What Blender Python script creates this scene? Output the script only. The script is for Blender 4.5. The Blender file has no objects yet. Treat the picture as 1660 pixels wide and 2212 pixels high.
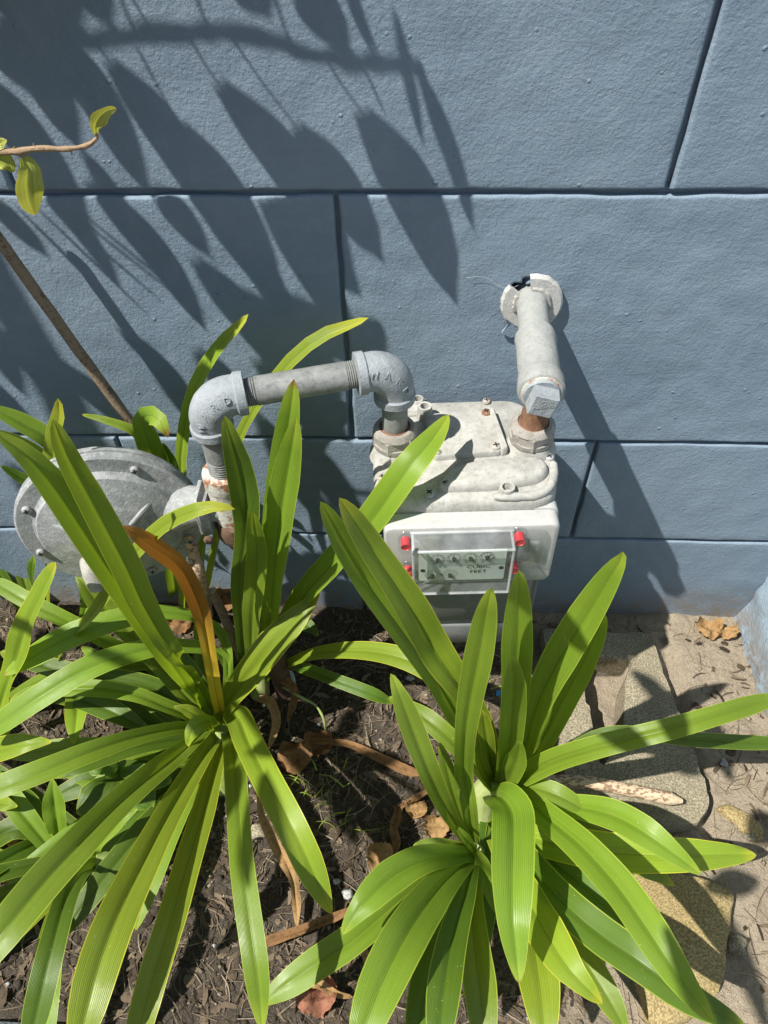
import bpy, bmesh, math, random
from mathutils import Vector, Matrix, noise as mnoise
random.seed(7)
SC = bpy.context.scene
COL = SC.collection
V = Vector

# ------------------------------------------------------------------ camera, sky, sun, exposure
CAM = V((0.0, -0.8, 1.214))
PITCH, YAW, ROLL = math.radians(48.87), math.radians(3.467), math.radians(-1.663)
FPX, CX, CY = 1550.0, 830.0, 1106.0          # focal length in units of a 1660 x 2212 picture
def cam_axes():
    Rz = Matrix.Rotation(YAW, 3, 'Z')
    f = Rz @ V((0, math.cos(PITCH), -math.sin(PITCH)))
    u = Rz @ V((0, math.sin(PITCH), math.cos(PITCH)))
    r = Rz @ V((1, 0, 0))
    c, s = math.cos(ROLL), math.sin(ROLL)
    return c * r + s * u, -s * r + c * u, f
RT, UP, FW = cam_axes()
cd = bpy.data.cameras.new('camera')
cd.sensor_fit = 'HORIZONTAL'; cd.sensor_width = 36.0; cd.lens = 36.0 * FPX / 1660.0
cd.clip_start = 0.02; cd.clip_end = 500
cam = bpy.data.objects.new('camera', cd); COL.objects.link(cam)
m4 = Matrix((RT, UP, -FW)).transposed().to_4x4(); m4.translation = CAM
cam.matrix_world = m4
SC.camera = cam

SUN = V((0.58, 0.32, -1.0)).normalized()     # direction in which sunlight travels
W = bpy.data.worlds.new('World'); SC.world = W; W.use_nodes = True
wn = W.node_tree
sky = wn.nodes.new('ShaderNodeTexSky'); sky.sky_type = 'NISHITA'; sky.sun_disc = False
sky.sun_elevation = math.asin(-SUN.z); sky.sun_rotation = math.atan2(-SUN.x, -SUN.y)
wn.links.new(sky.outputs[0], wn.nodes['Background'].inputs[0])
wn.nodes['Background'].inputs[1].default_value = 0.050
sl = bpy.data.lights.new('sun', 'SUN'); sl.energy = 5.0; sl.angle = math.radians(0.55); sl.color = (1.0, 0.96, 0.88)
so = bpy.data.objects.new('sun', sl); COL.objects.link(so)
so.rotation_euler = SUN.to_track_quat('-Z', 'Y').to_euler(); so.location = (-2, -1.5, 4)
SC.view_settings.view_transform = 'Standard'; SC.view_settings.look = 'None'
SC.view_settings.exposure = 0.70; SC.view_settings.gamma = 1.0
SC.view_settings.use_curve_mapping = False
SC.cycles.use_denoising = True
SC.cycles.max_bounces = 10; SC.cycles.transparent_max_bounces = 16
SC.cycles.caustics_reflective = False; SC.cycles.caustics_refractive = False
SC.cycles.sample_clamp_indirect = 6.0

# ------------------------------------------------------------------ measuring: a sight line met with a plane of known height or distance
def sight(px, py): return FW + RT * ((px - CX) / FPX) - UP * ((py - CY) / FPX)
def U(px, py, d):
    """d < 0: distance plane y = d in front of the wall; d >= 0: height z = d above the soil."""
    r = sight(px, py)
    t = (d - CAM.y) / r.y if d < 0 else (d - CAM.z) / r.z
    return CAM + r * t
def onwall(px, py):
    r = sight(px, py); return CAM + r * (-CAM.y / r.y)
ZM = {'D': (0, 0, 1), 'z3': (0, 702.2, .4881), 'z4': (0, 1188.4, .4881), 'z5': (702.2, 1188.4, .577),
      'z6': (0, 1620.6, .4881), 'z7': (702.2, 1620.6, .577), 'zE': (1134.4, 1296.5, .4142), 'zF': (513.2, 1350.5, .3897),
      'z1': (0, 0, .501)}
def conv(zm, x, y):
    a, b, s = ZM[zm]; return a + s * x, b + s * y

# ------------------------------------------------------------------ object helpers
def tag(o, label=None, cat=None, group=None, kind=None):
    if label: o['label'] = label
    if cat: o['category'] = cat
    if group: o['group'] = group
    if kind: o['kind'] = kind
    return o
def empty(name, loc, label, cat, group=None, rz=0.0):
    o = bpy.data.objects.new(name, None); COL.objects.link(o)
    o.location = loc; o.rotation_euler = (0, 0, rz); o.empty_display_size = 0.02
    return tag(o, label, cat, group)
def mesh_obj(name, verts, faces, mat, parent=None, smooth=True, uvs=None, local=False):
    me = bpy.data.meshes.new(name)
    me.from_pydata([tuple(v) for v in verts], [], faces)
    if uvs is not None:
        l = me.uv_layers.new(name='UVMap')
        for poly in me.polygons:
            for li in poly.loop_indices:
                l.data[li].uv = uvs[me.loops[li].vertex_index]
    me.polygons.foreach_set('use_smooth', [smooth] * len(me.polygons))
    me.update()
    if mat: me.materials.append(mat)
    o = bpy.data.objects.new(name, me); COL.objects.link(o)
    if parent is not None:
        o.parent = parent
        if not local:
            o.matrix_parent_inverse = world_of(parent).inverted()
    return o
def world_of(o):
    M = Matrix.LocRotScale(o.location, o.rotation_euler, o.scale)
    if o.parent is not None: M = world_of(o.parent) @ o.matrix_parent_inverse @ M
    return M
def bm_obj(name, bm, mat, parent=None, smooth=True, local=False, autosmooth=None):
    me = bpy.data.meshes.new(name); bm.normal_update(); bm.to_mesh(me); bm.free()
    me.polygons.foreach_set('use_smooth', [smooth] * len(me.polygons))
    if autosmooth is not None:
        me.set_sharp_from_angle(angle=math.radians(autosmooth))
    if mat: me.materials.append(mat)
    o = bpy.data.objects.new(name, me); COL.objects.link(o)
    if parent is not None:
        o.parent = parent
        if not local: o.matrix_parent_inverse = world_of(parent).inverted()
    return o
def frame_of(axis, hint=V((0, 0, 1))):
    a = axis.normalized()
    if abs(a.dot(hint)) > .98: hint = V((1, 0, 0))
    x = hint.cross(a).normalized(); y = a.cross(x)
    return x, y, a
def tube(name, pts, rad, mat, parent=None, seg=20, caps=True, smooth=True, jitter=0.0, squash=None, sharp=40):
    """rings of radius rad[i] swept along pts, frame carried along"""
    n = len(pts); pts = [V(p) for p in pts]
    if not hasattr(rad, '__len__'): rad = [rad] * n
    verts, faces = [], []
    x = None
    for i in range(n):
        t = (pts[min(i + 1, n - 1)] - pts[max(i - 1, 0)])
        if t.length < 1e-9: t = pts[min(i + 2, n - 1)] - pts[max(i - 2, 0)]
        t.normalize()
        if x is None: x, y, _ = frame_of(t)
        else:
            x = (x - t * x.dot(t)).normalized(); y = t.cross(x)
        for k in range(seg):
            a = 2 * math.pi * k / seg
            r = rad[i]
            p = pts[i] + (x * math.cos(a) + y * math.sin(a)) * r
            if jitter: p = p + (x * math.cos(a) + y * math.sin(a)) * (jitter * mnoise.noise(p * 90))
            verts.append(p)
    for i in range(n - 1):
        for k in range(seg):
            a, b = i * seg + k, i * seg + (k + 1) % seg
            faces.append((a, b, b + seg, a + seg))
    if caps:
        faces.append(tuple(range(seg))[::-1]); faces.append(tuple((n - 1) * seg + k for k in range(seg)))
    o = mesh_obj(name, verts, faces, mat, parent, smooth)
    if smooth and sharp: o.data.set_sharp_from_angle(angle=math.radians(sharp))
    return o
def lathe(name, org, axis, prof, mat, parent=None, seg=40, sharp=45, sides=None, hint=V((0, 0, 1)), jitter=0):
    """prof: (distance along axis, radius). sides: polygon count for a hexagon or square solid."""
    x, y, a = frame_of(axis, hint)
    org = V(org); s = sides or seg
    verts, faces = [], []
    for (h, r) in prof:
        for k in range(s):
            an = 2 * math.pi * (k + .5) / s
            d = x * math.cos(an) + y * math.sin(an)
            rr = r + (jitter * mnoise.noise((org + a * h + d * r) * 70) if jitter else 0)
            verts.append(org + a * h + d * rr)
    for i in range(len(prof) - 1):
        for k in range(s):
            p, q = i * s + k, i * s + (k + 1) % s
            faces.append((p, q, q + s, p + s))
    faces.append(tuple(range(s))[::-1]); faces.append(tuple((len(prof) - 1) * s + k for k in range(s)))
    o = mesh_obj(name, verts, faces, mat, parent, True)
    o.data.set_sharp_from_angle(angle=math.radians(sharp))
    return o
def rounded_poly(pts, r, n=5):
    out = []
    N = len(pts)
    for i in range(N):
        p0, p1, p2 = V(pts[i - 1]), V(pts[i]), V(pts[(i + 1) % N])
        d0, d1 = (p0 - p1), (p2 - p1)
        rr = min(r if not hasattr(r, '__len__') else r[i], d0.length * .49, d1.length * .49)
        a, b = p1 + d0.normalized() * rr, p1 + d1.normalized() * rr
        for k in range(n + 1):
            t = k / n
            out.append(a * (1 - t) ** 2 + p1 * 2 * t * (1 - t) + b * t * t)
    return out
def slab(name, outline, levels, mat, parent=None, M=None, sharp=40, wob=0.0):
    """2-D outline swept through levels (height, inset); M maps local to world."""
    M = M or Matrix.Identity(4)
    pts = [V((p[0], p[1])) for p in outline]; n = len(pts)
    area = sum(pts[i].x * pts[(i + 1) % n].y - pts[(i + 1) % n].x * pts[i].y for i in range(n))
    if area < 0: pts.reverse()
    nor = []
    for i in range(n):
        t = (pts[(i + 1) % n] - pts[i - 1]).normalized(); nor.append(V((-t.y, t.x)))
    verts, faces = [], []
    for (h, ins) in levels:
        for i in range(n):
            p = pts[i] + nor[i] * ins
            z = h
            if wob:
                w = mnoise.noise(V((p.x * 40, p.y * 40, h * 30))) * wob
                p = p + nor[i] * w; z += w * .5
            verts.append(M @ V((p.x, p.y, z)))
    for j in range(len(levels) - 1):
        for i in range(n):
            a, b = j * n + i, j * n + (i + 1) % n
            faces.append((a, b, b + n, a + n))
    faces.append(tuple(range(n))[::-1]); faces.append(tuple((len(levels) - 1) * n + i for i in range(n)))
    o = mesh_obj(name, verts, faces, mat, parent, True)
    o.data.set_sharp_from_angle(angle=math.radians(sharp))
    return o
def text_obj(name, s, size, mat, parent, M, extrude=0.0, align='CENTER', sx=1.0):
    c = bpy.data.curves.new(name, 'FONT'); c.body = s; c.size = size; c.extrude = extrude
    c.align_x = align; c.align_y = 'CENTER'; c.resolution_u = 2
    t = bpy.data.objects.new(name + '_c', c); COL.objects.link(t)
    bpy.context.view_layer.update()
    me = bpy.data.meshes.new_from_object(t.evaluated_get(bpy.context.evaluated_depsgraph_get()))
    bpy.data.objects.remove(t); bpy.data.curves.remove(c)
    me.transform(M @ Matrix.Scale(sx, 4, V((1, 0, 0))))
    me.name = name; me.materials.clear(); me.materials.append(mat)
    o = bpy.data.objects.new(name, me); COL.objects.link(o)
    if parent is not None:
        o.parent = parent; o.matrix_parent_inverse = world_of(parent).inverted()
    return o
def crom(P, t):
    """Catmull-Rom through P at t in 0..len-1"""
    n = len(P); i = min(int(t), n - 2); u = t - i
    p1, p2 = P[i], P[i + 1]
    p0 = P[i - 1] if i > 0 else p1 * 2 - p2
    p3 = P[i + 2] if i + 2 < n else p2 * 2 - p1
    return .5 * ((2 * p1) + (p2 - p0) * u + (2 * p0 - 5 * p1 + 4 * p2 - p3) * u * u + (3 * p1 - p0 - 3 * p2 + p3) * u ** 3)
def smooth_path(P, n):
    P = [V(p) for p in P]
    return [crom(P, (len(P) - 1) * i / (n - 1)) for i in range(n)]

# ------------------------------------------------------------------ materials
class Mt:
    def __init__(s, name, base=(.5, .5, .5), rough=.6, metal=0.0, spec=.4):
        s.m = bpy.data.materials.new(name); s.m.use_nodes = True
        s.nt = s.m.node_tree; s.b = s.nt.nodes['Principled BSDF']
        s.b.inputs['Base Color'].default_value = (*base, 1); s.b.inputs['Roughness'].default_value = rough
        s.b.inputs['Metallic'].default_value = metal; s.b.inputs['Specular IOR Level'].default_value = spec
        s._pos = None
    def n(s, t, **kw):
        x = s.nt.nodes.new('ShaderNode' + t)
        for k, v in kw.items(): setattr(x, k, v)
        return x
    def L(s, a, b): s.nt.links.new(a, b)
    def pos(s):
        if s._pos is None: s._pos = s.n('NewGeometry').outputs['Position']
        return s._pos
    def uv(s): return s.n('TexCoord').outputs['UV']
    def scaled(s, sc, vec=None, rot=(0, 0, 0)):
        mp = s.n('Mapping'); mp.inputs['Scale'].default_value = sc; mp.inputs['Rotation'].default_value = rot
        s.L(vec or s.pos(), mp.inputs['Vector']); return mp.outputs[0]
    def noise(s, scale, detail=4, rough=.55, vec=None, dist=0.0):
        x = s.n('TexNoise'); x.inputs['Scale'].default_value = scale; x.inputs['Detail'].default_value = detail
        x.inputs['Roughness'].default_value = rough; x.inputs['Distortion'].default_value = dist
        s.L(vec or s.pos(), x.inputs['Vector']); return x.outputs['Fac']
    def voro(s, scale, vec=None, feat='F1', rnd=1.0):
        x = s.n('TexVoronoi', feature=feat); x.inputs['Scale'].default_value = scale; x.inputs['Randomness'].default_value = rnd
        s.L(vec or s.pos(), x.inputs['Vector']); return x.outputs['Distance']
    def ramp(s, fac, stops):
        x = s.n('ValToRGB'); e = x.color_ramp.elements
        while len(e) < len(stops): e.new(.5)
        for i, (p, c) in enumerate(stops):
            e[i].position = p; e[i].color = (*c, 1) if hasattr(c, '__len__') else (c, c, c, 1)
        s.L(fac, x.inputs[0]); return x.outputs[0]
    def mix(s, fac, a, b, mode='MIX'):
        x = s.n('MixRGB', blend_type=mode)
        for i, v in ((0, fac), (1, a), (2, b)):
            if hasattr(v, 'links'): s.L(v, x.inputs[i])
            elif hasattr(v, '__len__'): x.inputs[i].default_value = (*v, 1)
            else: x.inputs[i].default_value = v if i == 0 else (v, v, v, 1)
        return x.outputs[0]
    def math(s, op, a, b=0.0, c=0.0):
        x = s.n('Math', operation=op)
        for i, v in enumerate((a, b, c)):
            if hasattr(v, 'links'): s.L(v, x.inputs[i])
            else: x.inputs[i].default_value = v
        return x.outputs[0]
    def bump(s, h, dist, strength=1.0, prev=None):
        x = s.n('Bump'); x.inputs['Distance'].default_value = dist; x.inputs['Strength'].default_value = strength
        s.L(h, x.inputs['Height'])
        if prev is not None: s.L(prev, x.inputs['Normal'])
        return x.outputs[0]
    def color(s, c): s.L(c, s.b.inputs['Base Color'])
    def normal(s, nrm): s.L(nrm, s.b.inputs['Normal'])
    def rough(s, r): s.L(r, s.b.inputs['Roughness'])

def wall_paint(name, ca, cb, cc, amp=1.0):
    M = Mt(name, rough=.62, spec=.35)
    big = M.ramp(M.noise(4.5, 5, .6, dist=.6), [(.3, 0), (.7, 1)]); mid = M.noise(38, 4)
    c = M.mix(big, ca, cb)
    c = M.mix(M.ramp(mid, [(.5, 0), (.85, .5)]), c, cc)
    brush = M.noise(1, 3, .6, M.scaled((14, 14, 160), rot=(0, .5, 0)))
    c = M.mix(M.ramp(brush, [(.5, 0), (.8, .45)]), c, tuple(x * .8 for x in ca))
    sz = M.n('SeparateXYZ'); M.L(M.pos(), sz.inputs[0])
    mud = M.math('MULTIPLY', M.ramp(sz.outputs[2], [(.0, 1), (.11, 0)]), M.ramp(M.noise(38, 6, .72), [(.36, 0), (.56, .95)]))
    c = M.mix(mud, c, (.20, .165, .13))
    scuff = M.ramp(M.noise(170, 3, .7), [(.69, 0), (.76, .5)])
    c = M.mix(scuff, c, tuple(min(1, x * 1.7) for x in ca))
    M.color(c)
    n1 = M.bump(M.noise(11, 4, .5), .006 * amp, .35)
    n2 = M.bump(M.noise(110, 6, .65), .0020 * amp, .65, n1)
    st = M.noise(1, 4, .6, M.scaled((35, 35, 240)))
    n3 = M.bump(st, .0008 * amp, .3, n2)
    dots = M.ramp(M.voro(46, M.pos()), [(.0, 1), (.07, .75), (.13, 0)])
    pick = M.ramp(M.noise(23, 2), [(.50, 0), (.60, 1)])
    n4 = M.bump(M.math('MULTIPLY', dots, pick), .0022 * amp, .8, n3)
    n5 = M.bump(M.noise(300, 4, .7), .0012 * amp, .8, n4)
    M.normal(n5)
    return M.m
M_WALL = wall_paint('slate_blue_wall_paint', (.214, .280, .352), (.162, .220, .288), (.258, .320, .385))
M_JOINT = wall_paint('joint_paint', (.16, .21, .265), (.13, .175, .23), (.18, .23, .28))
M_RETURN = wall_paint('pale_blue_render', (.36, .45, .53), (.28, .37, .46), (.46, .53, .58), 2.6)

def soil_mat():
    M = Mt('soil', rough=.95, spec=.15)
    n1 = M.noise(14, 6, .65); n2 = M.noise(95, 5, .7); n3 = M.noise(380, 3, .7)
    dark = M.mix(n2, (.032, .026, .021), (.122, .100, .080))
    tan = M.mix(n2, (.25, .205, .15), (.50, .42, .315))
    sep = M.n('SeparateXYZ'); M.L(M.pos(), sep.inputs[0])
    # sandy trodden strip along the right-hand wall, brown soil under the plants darkened for foliage shade
    k = M.math('ADD', M.math('MULTIPLY', sep.outputs[0], 3.2), M.math('MULTIPLY', n1, 1.5))
    k = M.ramp(k, [(.60, 0), (1.0, 1)])
    kr = M.math('SUBTRACT', M.math('MULTIPLY_ADD', sep.outputs[0], 4.0, M.math('MULTIPLY', n1, 1.8)), 1.15)
    kr = M.ramp(kr, [(.15, 0.06), (.95, 1)])
    c = M.mix(kr, dark, tan)
    c = M.mix(M.ramp(n3, [(.62, 0), (.72, .6)]), c, (.36, .31, .26))
    c = M.mix(M.ramp(M.voro(160), [(.0, .6), (.12, 0)]), c, (.40, .37, .33))
    M.color(c)
    b = M.bump(n1, .02, .5); b = M.bump(n2, .006, .9, b); b = M.bump(n3, .002, .9, b)
    M.normal(b); return M.m
M_SOIL = soil_mat()

def concrete_mat(name, ca, cb, cc, grit=1.0):
    M = Mt(name, rough=.9, spec=.2)
    c = M.mix(M.ramp(M.noise(13, 6, .7), [(.32, 0), (.66, 1)]), ca, cb)
    c = M.mix(M.ramp(M.noise(6, 4, .6), [(.5, 0), (.7, .55)]), c, tuple(x * .55 for x in ca))
    g = M.noise(330, 3, .7)
    c = M.mix(M.ramp(g, [(.42, 1), (.58, 0)]), c, tuple(x * .6 for x in ca))
    c = M.mix(M.ramp(M.voro(230), [(.1, .8), (.25, 0)]), c, cc)
    M.color(c)
    b = M.bump(M.noise(40, 5, .6), .004 * grit, .6); b = M.bump(g, .0022 * grit, .9, b)
    M.normal(b); return M.m
M_BLOCK = concrete_mat('weathered_concrete', (.26, .225, .155), (.42, .37, .265), (.50, .45, .34))
M_SAND = concrete_mat('ochre_concrete', (.33, .25, .115), (.44, .345, .175), (.54, .44, .25))
M_KERB = concrete_mat('kerb_concrete', (.16, .18, .20), (.22, .24, .26), (.3, .3, .3))

def leaf_mat(name, g1, g2, tr, veins=22, margin=(.34, .42, .05), rough=.36, vcol=None):
    M = Mt(name, rough=rough, spec=.42)
    uv = M.uv(); sep = M.n('SeparateXYZ'); M.L(uv, sep.inputs[0]); u, v = sep.outputs[0], sep.outputs[1]
    oi = M.n('ObjectInfo').outputs['Random']
    c = M.mix(M.noise(1.0, 4, .55, M.scaled((9, 9, 9))), g1, g2)
    hsv = M.n('HueSaturation')
    M.L(M.math('MULTIPLY_ADD', oi, .018, .494), hsv.inputs['Hue']); M.L(M.math('MULTIPLY_ADD', oi, .42, .76), hsv.inputs['Value'])
    M.L(c, hsv.inputs['Color']); c = hsv.outputs[0]
    # fine lengthwise veins
    w = M.math('SINE', M.math('MULTIPLY_ADD', u, veins * 6.283, M.math('MULTIPLY', M.noise(30, 2), 1.6)))
    wv = M.math('MULTIPLY_ADD', w, .5, .5)
    c = M.mix(M.math('MULTIPLY', M.ramp(wv, [(.5, 0), (1.0, 1)]), .34), c, tuple(x * .45 for x in g1))
    streak = M.noise(1, 3, .6, M.scaled((26, 1.2, 1), uv))
    c = M.mix(M.ramp(streak, [(.45, 0), (.8, .35)]), c, tuple(min(1, x * 1.6) for x in g2))
    d = M.math('ABSOLUTE', M.math('SUBTRACT', u, .5))
    if vcol: c = M.mix(M.ramp(v, [(.30, 0), (.62, 1)]), vcol, c)
    c = M.mix(M.ramp(d, [(.462, 0), (.492, .85)]), c, margin)
    c = M.mix(M.ramp(v, [(.93, 0), (1.0, .75)]), c, margin)
    bl = M.ramp(M.noise(40, 6, .8), [(.665, 0), (.71, .7)])
    c = M.mix(bl, c, (.30, .24, .05))
    rib = M.ramp(d, [(.0, .55), (.035, 0)])
    c = M.mix(rib, c, tuple(x * .55 for x in g1))
    tipn = M.math('ADD', v, M.math('MULTIPLY', M.math('SUBTRACT', oi, .93), .30))
    c = M.mix(M.ramp(tipn, [(.985, 0), (1.0, .9)]), c, (.28, .15, .05))
    sp = M.ramp(M.noise(260, 2, .5), [(.72, 0), (.76, .55)])
    c = M.mix(sp, c, (.40, .45, .16))
    M.color(c)
    nb = M.bump(wv, .00035, .5); nb = M.bump(M.noise(60, 3), .0012, .35, nb)
    M.normal(nb)
    M.rough(M.ramp(M.noise(40, 3), [(.3, rough - .07), (.7, rough + .12)]))
    t = M.n('BsdfTranslucent'); M.L(M.mix(1.0, c, tr, 'MULTIPLY'), t.inputs[0])
    mx = M.n('MixShader'); mx.inputs[0].default_value = .28
    out = M.nt.nodes['Material Output']
    M.L(M.b.outputs[0], mx.inputs[1]); M.L(t.outputs[0], mx.inputs[2]); M.L(mx.outputs[0], out.inputs[0])
    return M.m
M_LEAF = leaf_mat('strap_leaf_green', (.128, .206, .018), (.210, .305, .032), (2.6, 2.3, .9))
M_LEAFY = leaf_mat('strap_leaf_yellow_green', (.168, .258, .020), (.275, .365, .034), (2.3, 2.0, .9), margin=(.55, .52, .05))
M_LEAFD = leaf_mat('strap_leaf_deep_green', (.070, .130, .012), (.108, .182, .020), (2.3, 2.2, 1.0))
M_DYING = leaf_mat('dying_leaf', (.30, .115, .02), (.46, .22, .03), (1.6, 1.3, .7), margin=(.35, .16, .04), rough=.55, vcol=(.70, .50, .04))
M_WEED = leaf_mat('weed_leaf', (.075, .135, .02), (.115, .19, .03), (2.0, 2.0, 1.0), veins=5)
M_TWIGLEAF = leaf_mat('twig_leaf', (.34, .40, .06), (.50, .50, .11), (1.7, 1.6, 1.0), veins=6, margin=(.62, .45, .05))
M_SHRUB = leaf_mat('shrub_leaf', (.03, .075, .012), (.045, .10, .018), (.5, .5, .4), veins=7)
def dry_mat(name, a, b, cdark, island=False):
    M = Mt(name, rough=.85, spec=.2)
    c = M.mix(M.n('NewGeometry').outputs['Random Per Island'] if island else M.noise(60, 4, .6), a, b)
    c = M.mix(M.ramp(M.noise(150, 4, .7), [(.52, 0), (.68, .8)]), c, cdark)
    M.color(c); M.normal(M.bump(M.noise(220, 4, .7), .002, .8))
    t = M.n('BsdfTranslucent'); M.L(c, t.inputs[0]); mx = M.n('MixShader'); mx.inputs[0].default_value = .18
    M.L(M.b.outputs[0], mx.inputs[1]); M.L(t.outputs[0], mx.inputs[2]); M.L(mx.outputs[0], M.nt.nodes['Material Output'].inputs[0])
    return M.m
M_DRY = dry_mat('dry_leaf_brown', (.17, .085, .035), (.31, .18, .085), (.07, .04, .02))
M_DRYT = dry_mat('dry_leaf_tan', (.30, .175, .07), (.42, .275, .13), (.15, .085, .035))
M_DRYR = dry_mat('dry_leaf_red', (.26, .10, .06), (.38, .19, .12), (.10, .05, .04))
M_LITTER = dry_mat('litter', (.035, .025, .018), (.22, .165, .115), (.03, .022, .016), True)
M_STRAW = dry_mat('straw', (.08, .06, .04), (.34, .28, .20), (.06, .045, .03), True)
M_STALK = dry_mat('dead_stalk', (.26, .19, .13), (.40, .31, .22), (.07, .045, .03))
M_CUT = dry_mat('cut_pith', (.62, .50, .33), (.72, .60, .42), (.45, .33, .2))
def spot_mat():
    M = Mt('spotted_stalk', rough=.7, spec=.3)
    c = M.mix(M.noise(50, 3), (.42, .31, .21), (.56, .44, .32))
    sp = M.ramp(M.noise(1, 2, .5, M.scaled((120, 220, 220))), [(.50, 0), (.56, .85)])
    c = M.mix(sp, c, (.16, .10, .06)); M.color(c); M.normal(M.bump(M.noise(200, 3), .001, .6)); return M.m
M_SPOT = spot_mat()
def bark_mat():
    M = Mt('twig_bark', rough=.8)
    M.color(M.mix(M.noise(120, 3), (.22, .14, .085), (.36, .26, .16))); M.normal(M.bump(M.noise(260, 3), .001)); return M.m
M_BARK = bark_mat()
def pale_stem():
    M = Mt('pale_stem', rough=.5)
    sep = M.n('SeparateXYZ'); M.L(M.pos(), sep.inputs[0])
    c = M.mix(M.ramp(M.noise(1, 3, .5, M.scaled((70, 70, 6))), [(.3, 0), (.7, 1)]), (.36, .40, .18), (.22, .31, .06))
    M.color(c); M.normal(M.bump(M.noise(1, 3, .5, M.scaled((160, 160, 8))), .002, .6)); return M.m
M_STEM = pale_stem()

def paint_metal(name, ca, cb, dirt, rust=0.0, rough=.65, grain=1.0, rustlo=.6, spec=.35):
    M = Mt(name, rough=rough, spec=spec)
    c = M.mix(M.ramp(M.noise(34, 6, .68), [(.33, 0), (.66, 1)]), ca, cb)
    c = M.mix(M.ramp(M.noise(150, 5, .75), [(.50, 0), (.72, .75)]), c, dirt)
    if rust:
        rm = M.ramp(M.noise(55, 6, .7), [(rustlo, 0), (rustlo + .07, rust)])
        rc = M.mix(M.noise(130, 4, .7), (.20, .065, .022), (.36, .17, .08))
        c = M.mix(rm, c, rc)
    M.color(c)
    b = M.bump(M.noise(60, 4, .6), .0022 * grain, .5); b = M.bump(M.noise(420, 4, .7), .0008 * grain, .8, b)
    M.normal(b); return M.m
M_COVER = paint_metal('chalky_grey_paint', (.29, .288, .266), (.45, .445, .42), (.20, .19, .165), .5, .75, 1.0, .74)
M_BODY = paint_metal('shade_darkened_meter_paint', (.15, .16, .16), (.19, .20, .198), (.12, .128, .128), 0, .5, .4)  # meter grey with the shade below the housing darkened into its colour
M_PIPE = paint_metal('light_grey_pipe_paint', (.27, .28, .272), (.35, .36, .35), (.20, .21, .20), 0, .7, 1.5)
M_ELBOW = paint_metal('galvanised_elbow', (.245, .272, .295), (.32, .35, .372), (.185, .205, .222), 0, .6, 1.6)
M_GALV = paint_metal('galvanised_pipe', (.13, .138, .138), (.27, .278, .272), (.075, .08, .078), 0, .45, .7, spec=.6)
M_NUT = paint_metal('weathered_nut', (.27, .252, .225), (.38, .36, .33), (.15, .135, .12), .7, .75, 1.8, .66)
M_RUST = paint_metal('rusty_iron', (.15, .068, .036), (.27, .155, .095), (.08, .045, .03), .0, .85, 1.4)
M_RUSTD = paint_metal('dark_rusted_iron', (.09, .055, .04), (.15, .09, .06), (.05, .035, .03), .6, .85, 1.8, .6)
M_RUSTP = paint_metal('rust_stained_paint', (.47, .47, .43), (.55, .54, .50), (.36, .33, .29), .95, .75, 1.6, .52)
M_REG = paint_metal('regulator_grey_paint', (.20, .215, .22), (.33, .345, .348), (.50, .51, .505), 0, .55, 1.1)
M_WHITE = paint_metal('chalky_white', (.44, .44, .425), (.53, .53, .515), (.34, .33, .31), 0, .8, 1.0)
M_SCREW = paint_metal('painted_screw', (.30, .28, .245), (.40, .38, .34), (.35, .25, .17), .8, .6, .8, .6)
M_SCREWG = paint_metal('grey_screw', (.28, .29, .29), (.36, .37, .37), (.2, .2, .2), 0, .5, .8)
M_PLASTIC = paint_metal('index_housing_plastic', (.385, .387, .38), (.43, .43, .42), (.33, .33, .315), 0, .45, .25)
M_PLATE = paint_metal('dial_plate', (.62, .68, .62), (.66, .71, .65), (.58, .64, .58), 0, .5, .1)
M_DARKHOLE = Mt('dark_recess', (.02, .022, .022), .9).m
M_BLACK = Mt('black_print', (.012, .012, .012), .5).m
M_POINTER = Mt('pointer_plastic', (.03, .032, .032), .4).m
M_RED = Mt('red_plug', (.48, .018, .03), .45, spec=.5).m
M_PVC = Mt('white_plastic', (.72, .72, .72), .35).m
M_BLUE = Mt('blue_plastic', (.03, .22, .50), .4).m
def clear_mat(name, haze):
    M = Mt(name, (.9, .92, .92), .06, spec=.5)
    for nd in list(M.nt.nodes):
        if nd.type == 'BSDF_PRINCIPLED': M.nt.nodes.remove(nd)
    tr = M.n('BsdfTransparent'); tr.inputs[0].default_value = (.95, .96, .96, 1)
    gl = M.n('BsdfGlossy'); gl.inputs['Roughness'].default_value = .12
    df = M.n('BsdfDiffuse'); df.inputs[0].default_value = (.75, .77, .78, 1)
    lw = M.n('LayerWeight'); fc = M.math('MULTIPLY_ADD', M.math('POWER', lw.outputs['Facing'], 4.0), .6, .045)
    geo = M.n('NewGeometry')
    m1 = M.n('MixShader'); m2 = M.n('MixShader')
    M.L(M.ramp(M.noise(35, 4, .6, geo.outputs['Position']), [(.3, haze * .5), (.75, haze * 1.6)]), m1.inputs[0])
    M.L(tr.outputs[0], m1.inputs[1]); M.L(df.outputs[0], m1.inputs[2])
    M.L(fc, m2.inputs[0]); M.L(m1.outputs[0], m2.inputs[1]); M.L(gl.outputs[0], m2.inputs[2])
    M.L(m2.outputs[0], M.nt.nodes['Material Output'].inputs[0]); return M.m
M_CLEAR = clear_mat('clear_plastic', .025)
M_FROST = clear_mat('hazy_plastic', .10)
M_EDGE = clear_mat('plastic_edge', .38)
M_WEB = clear_mat('web', .5)

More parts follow.
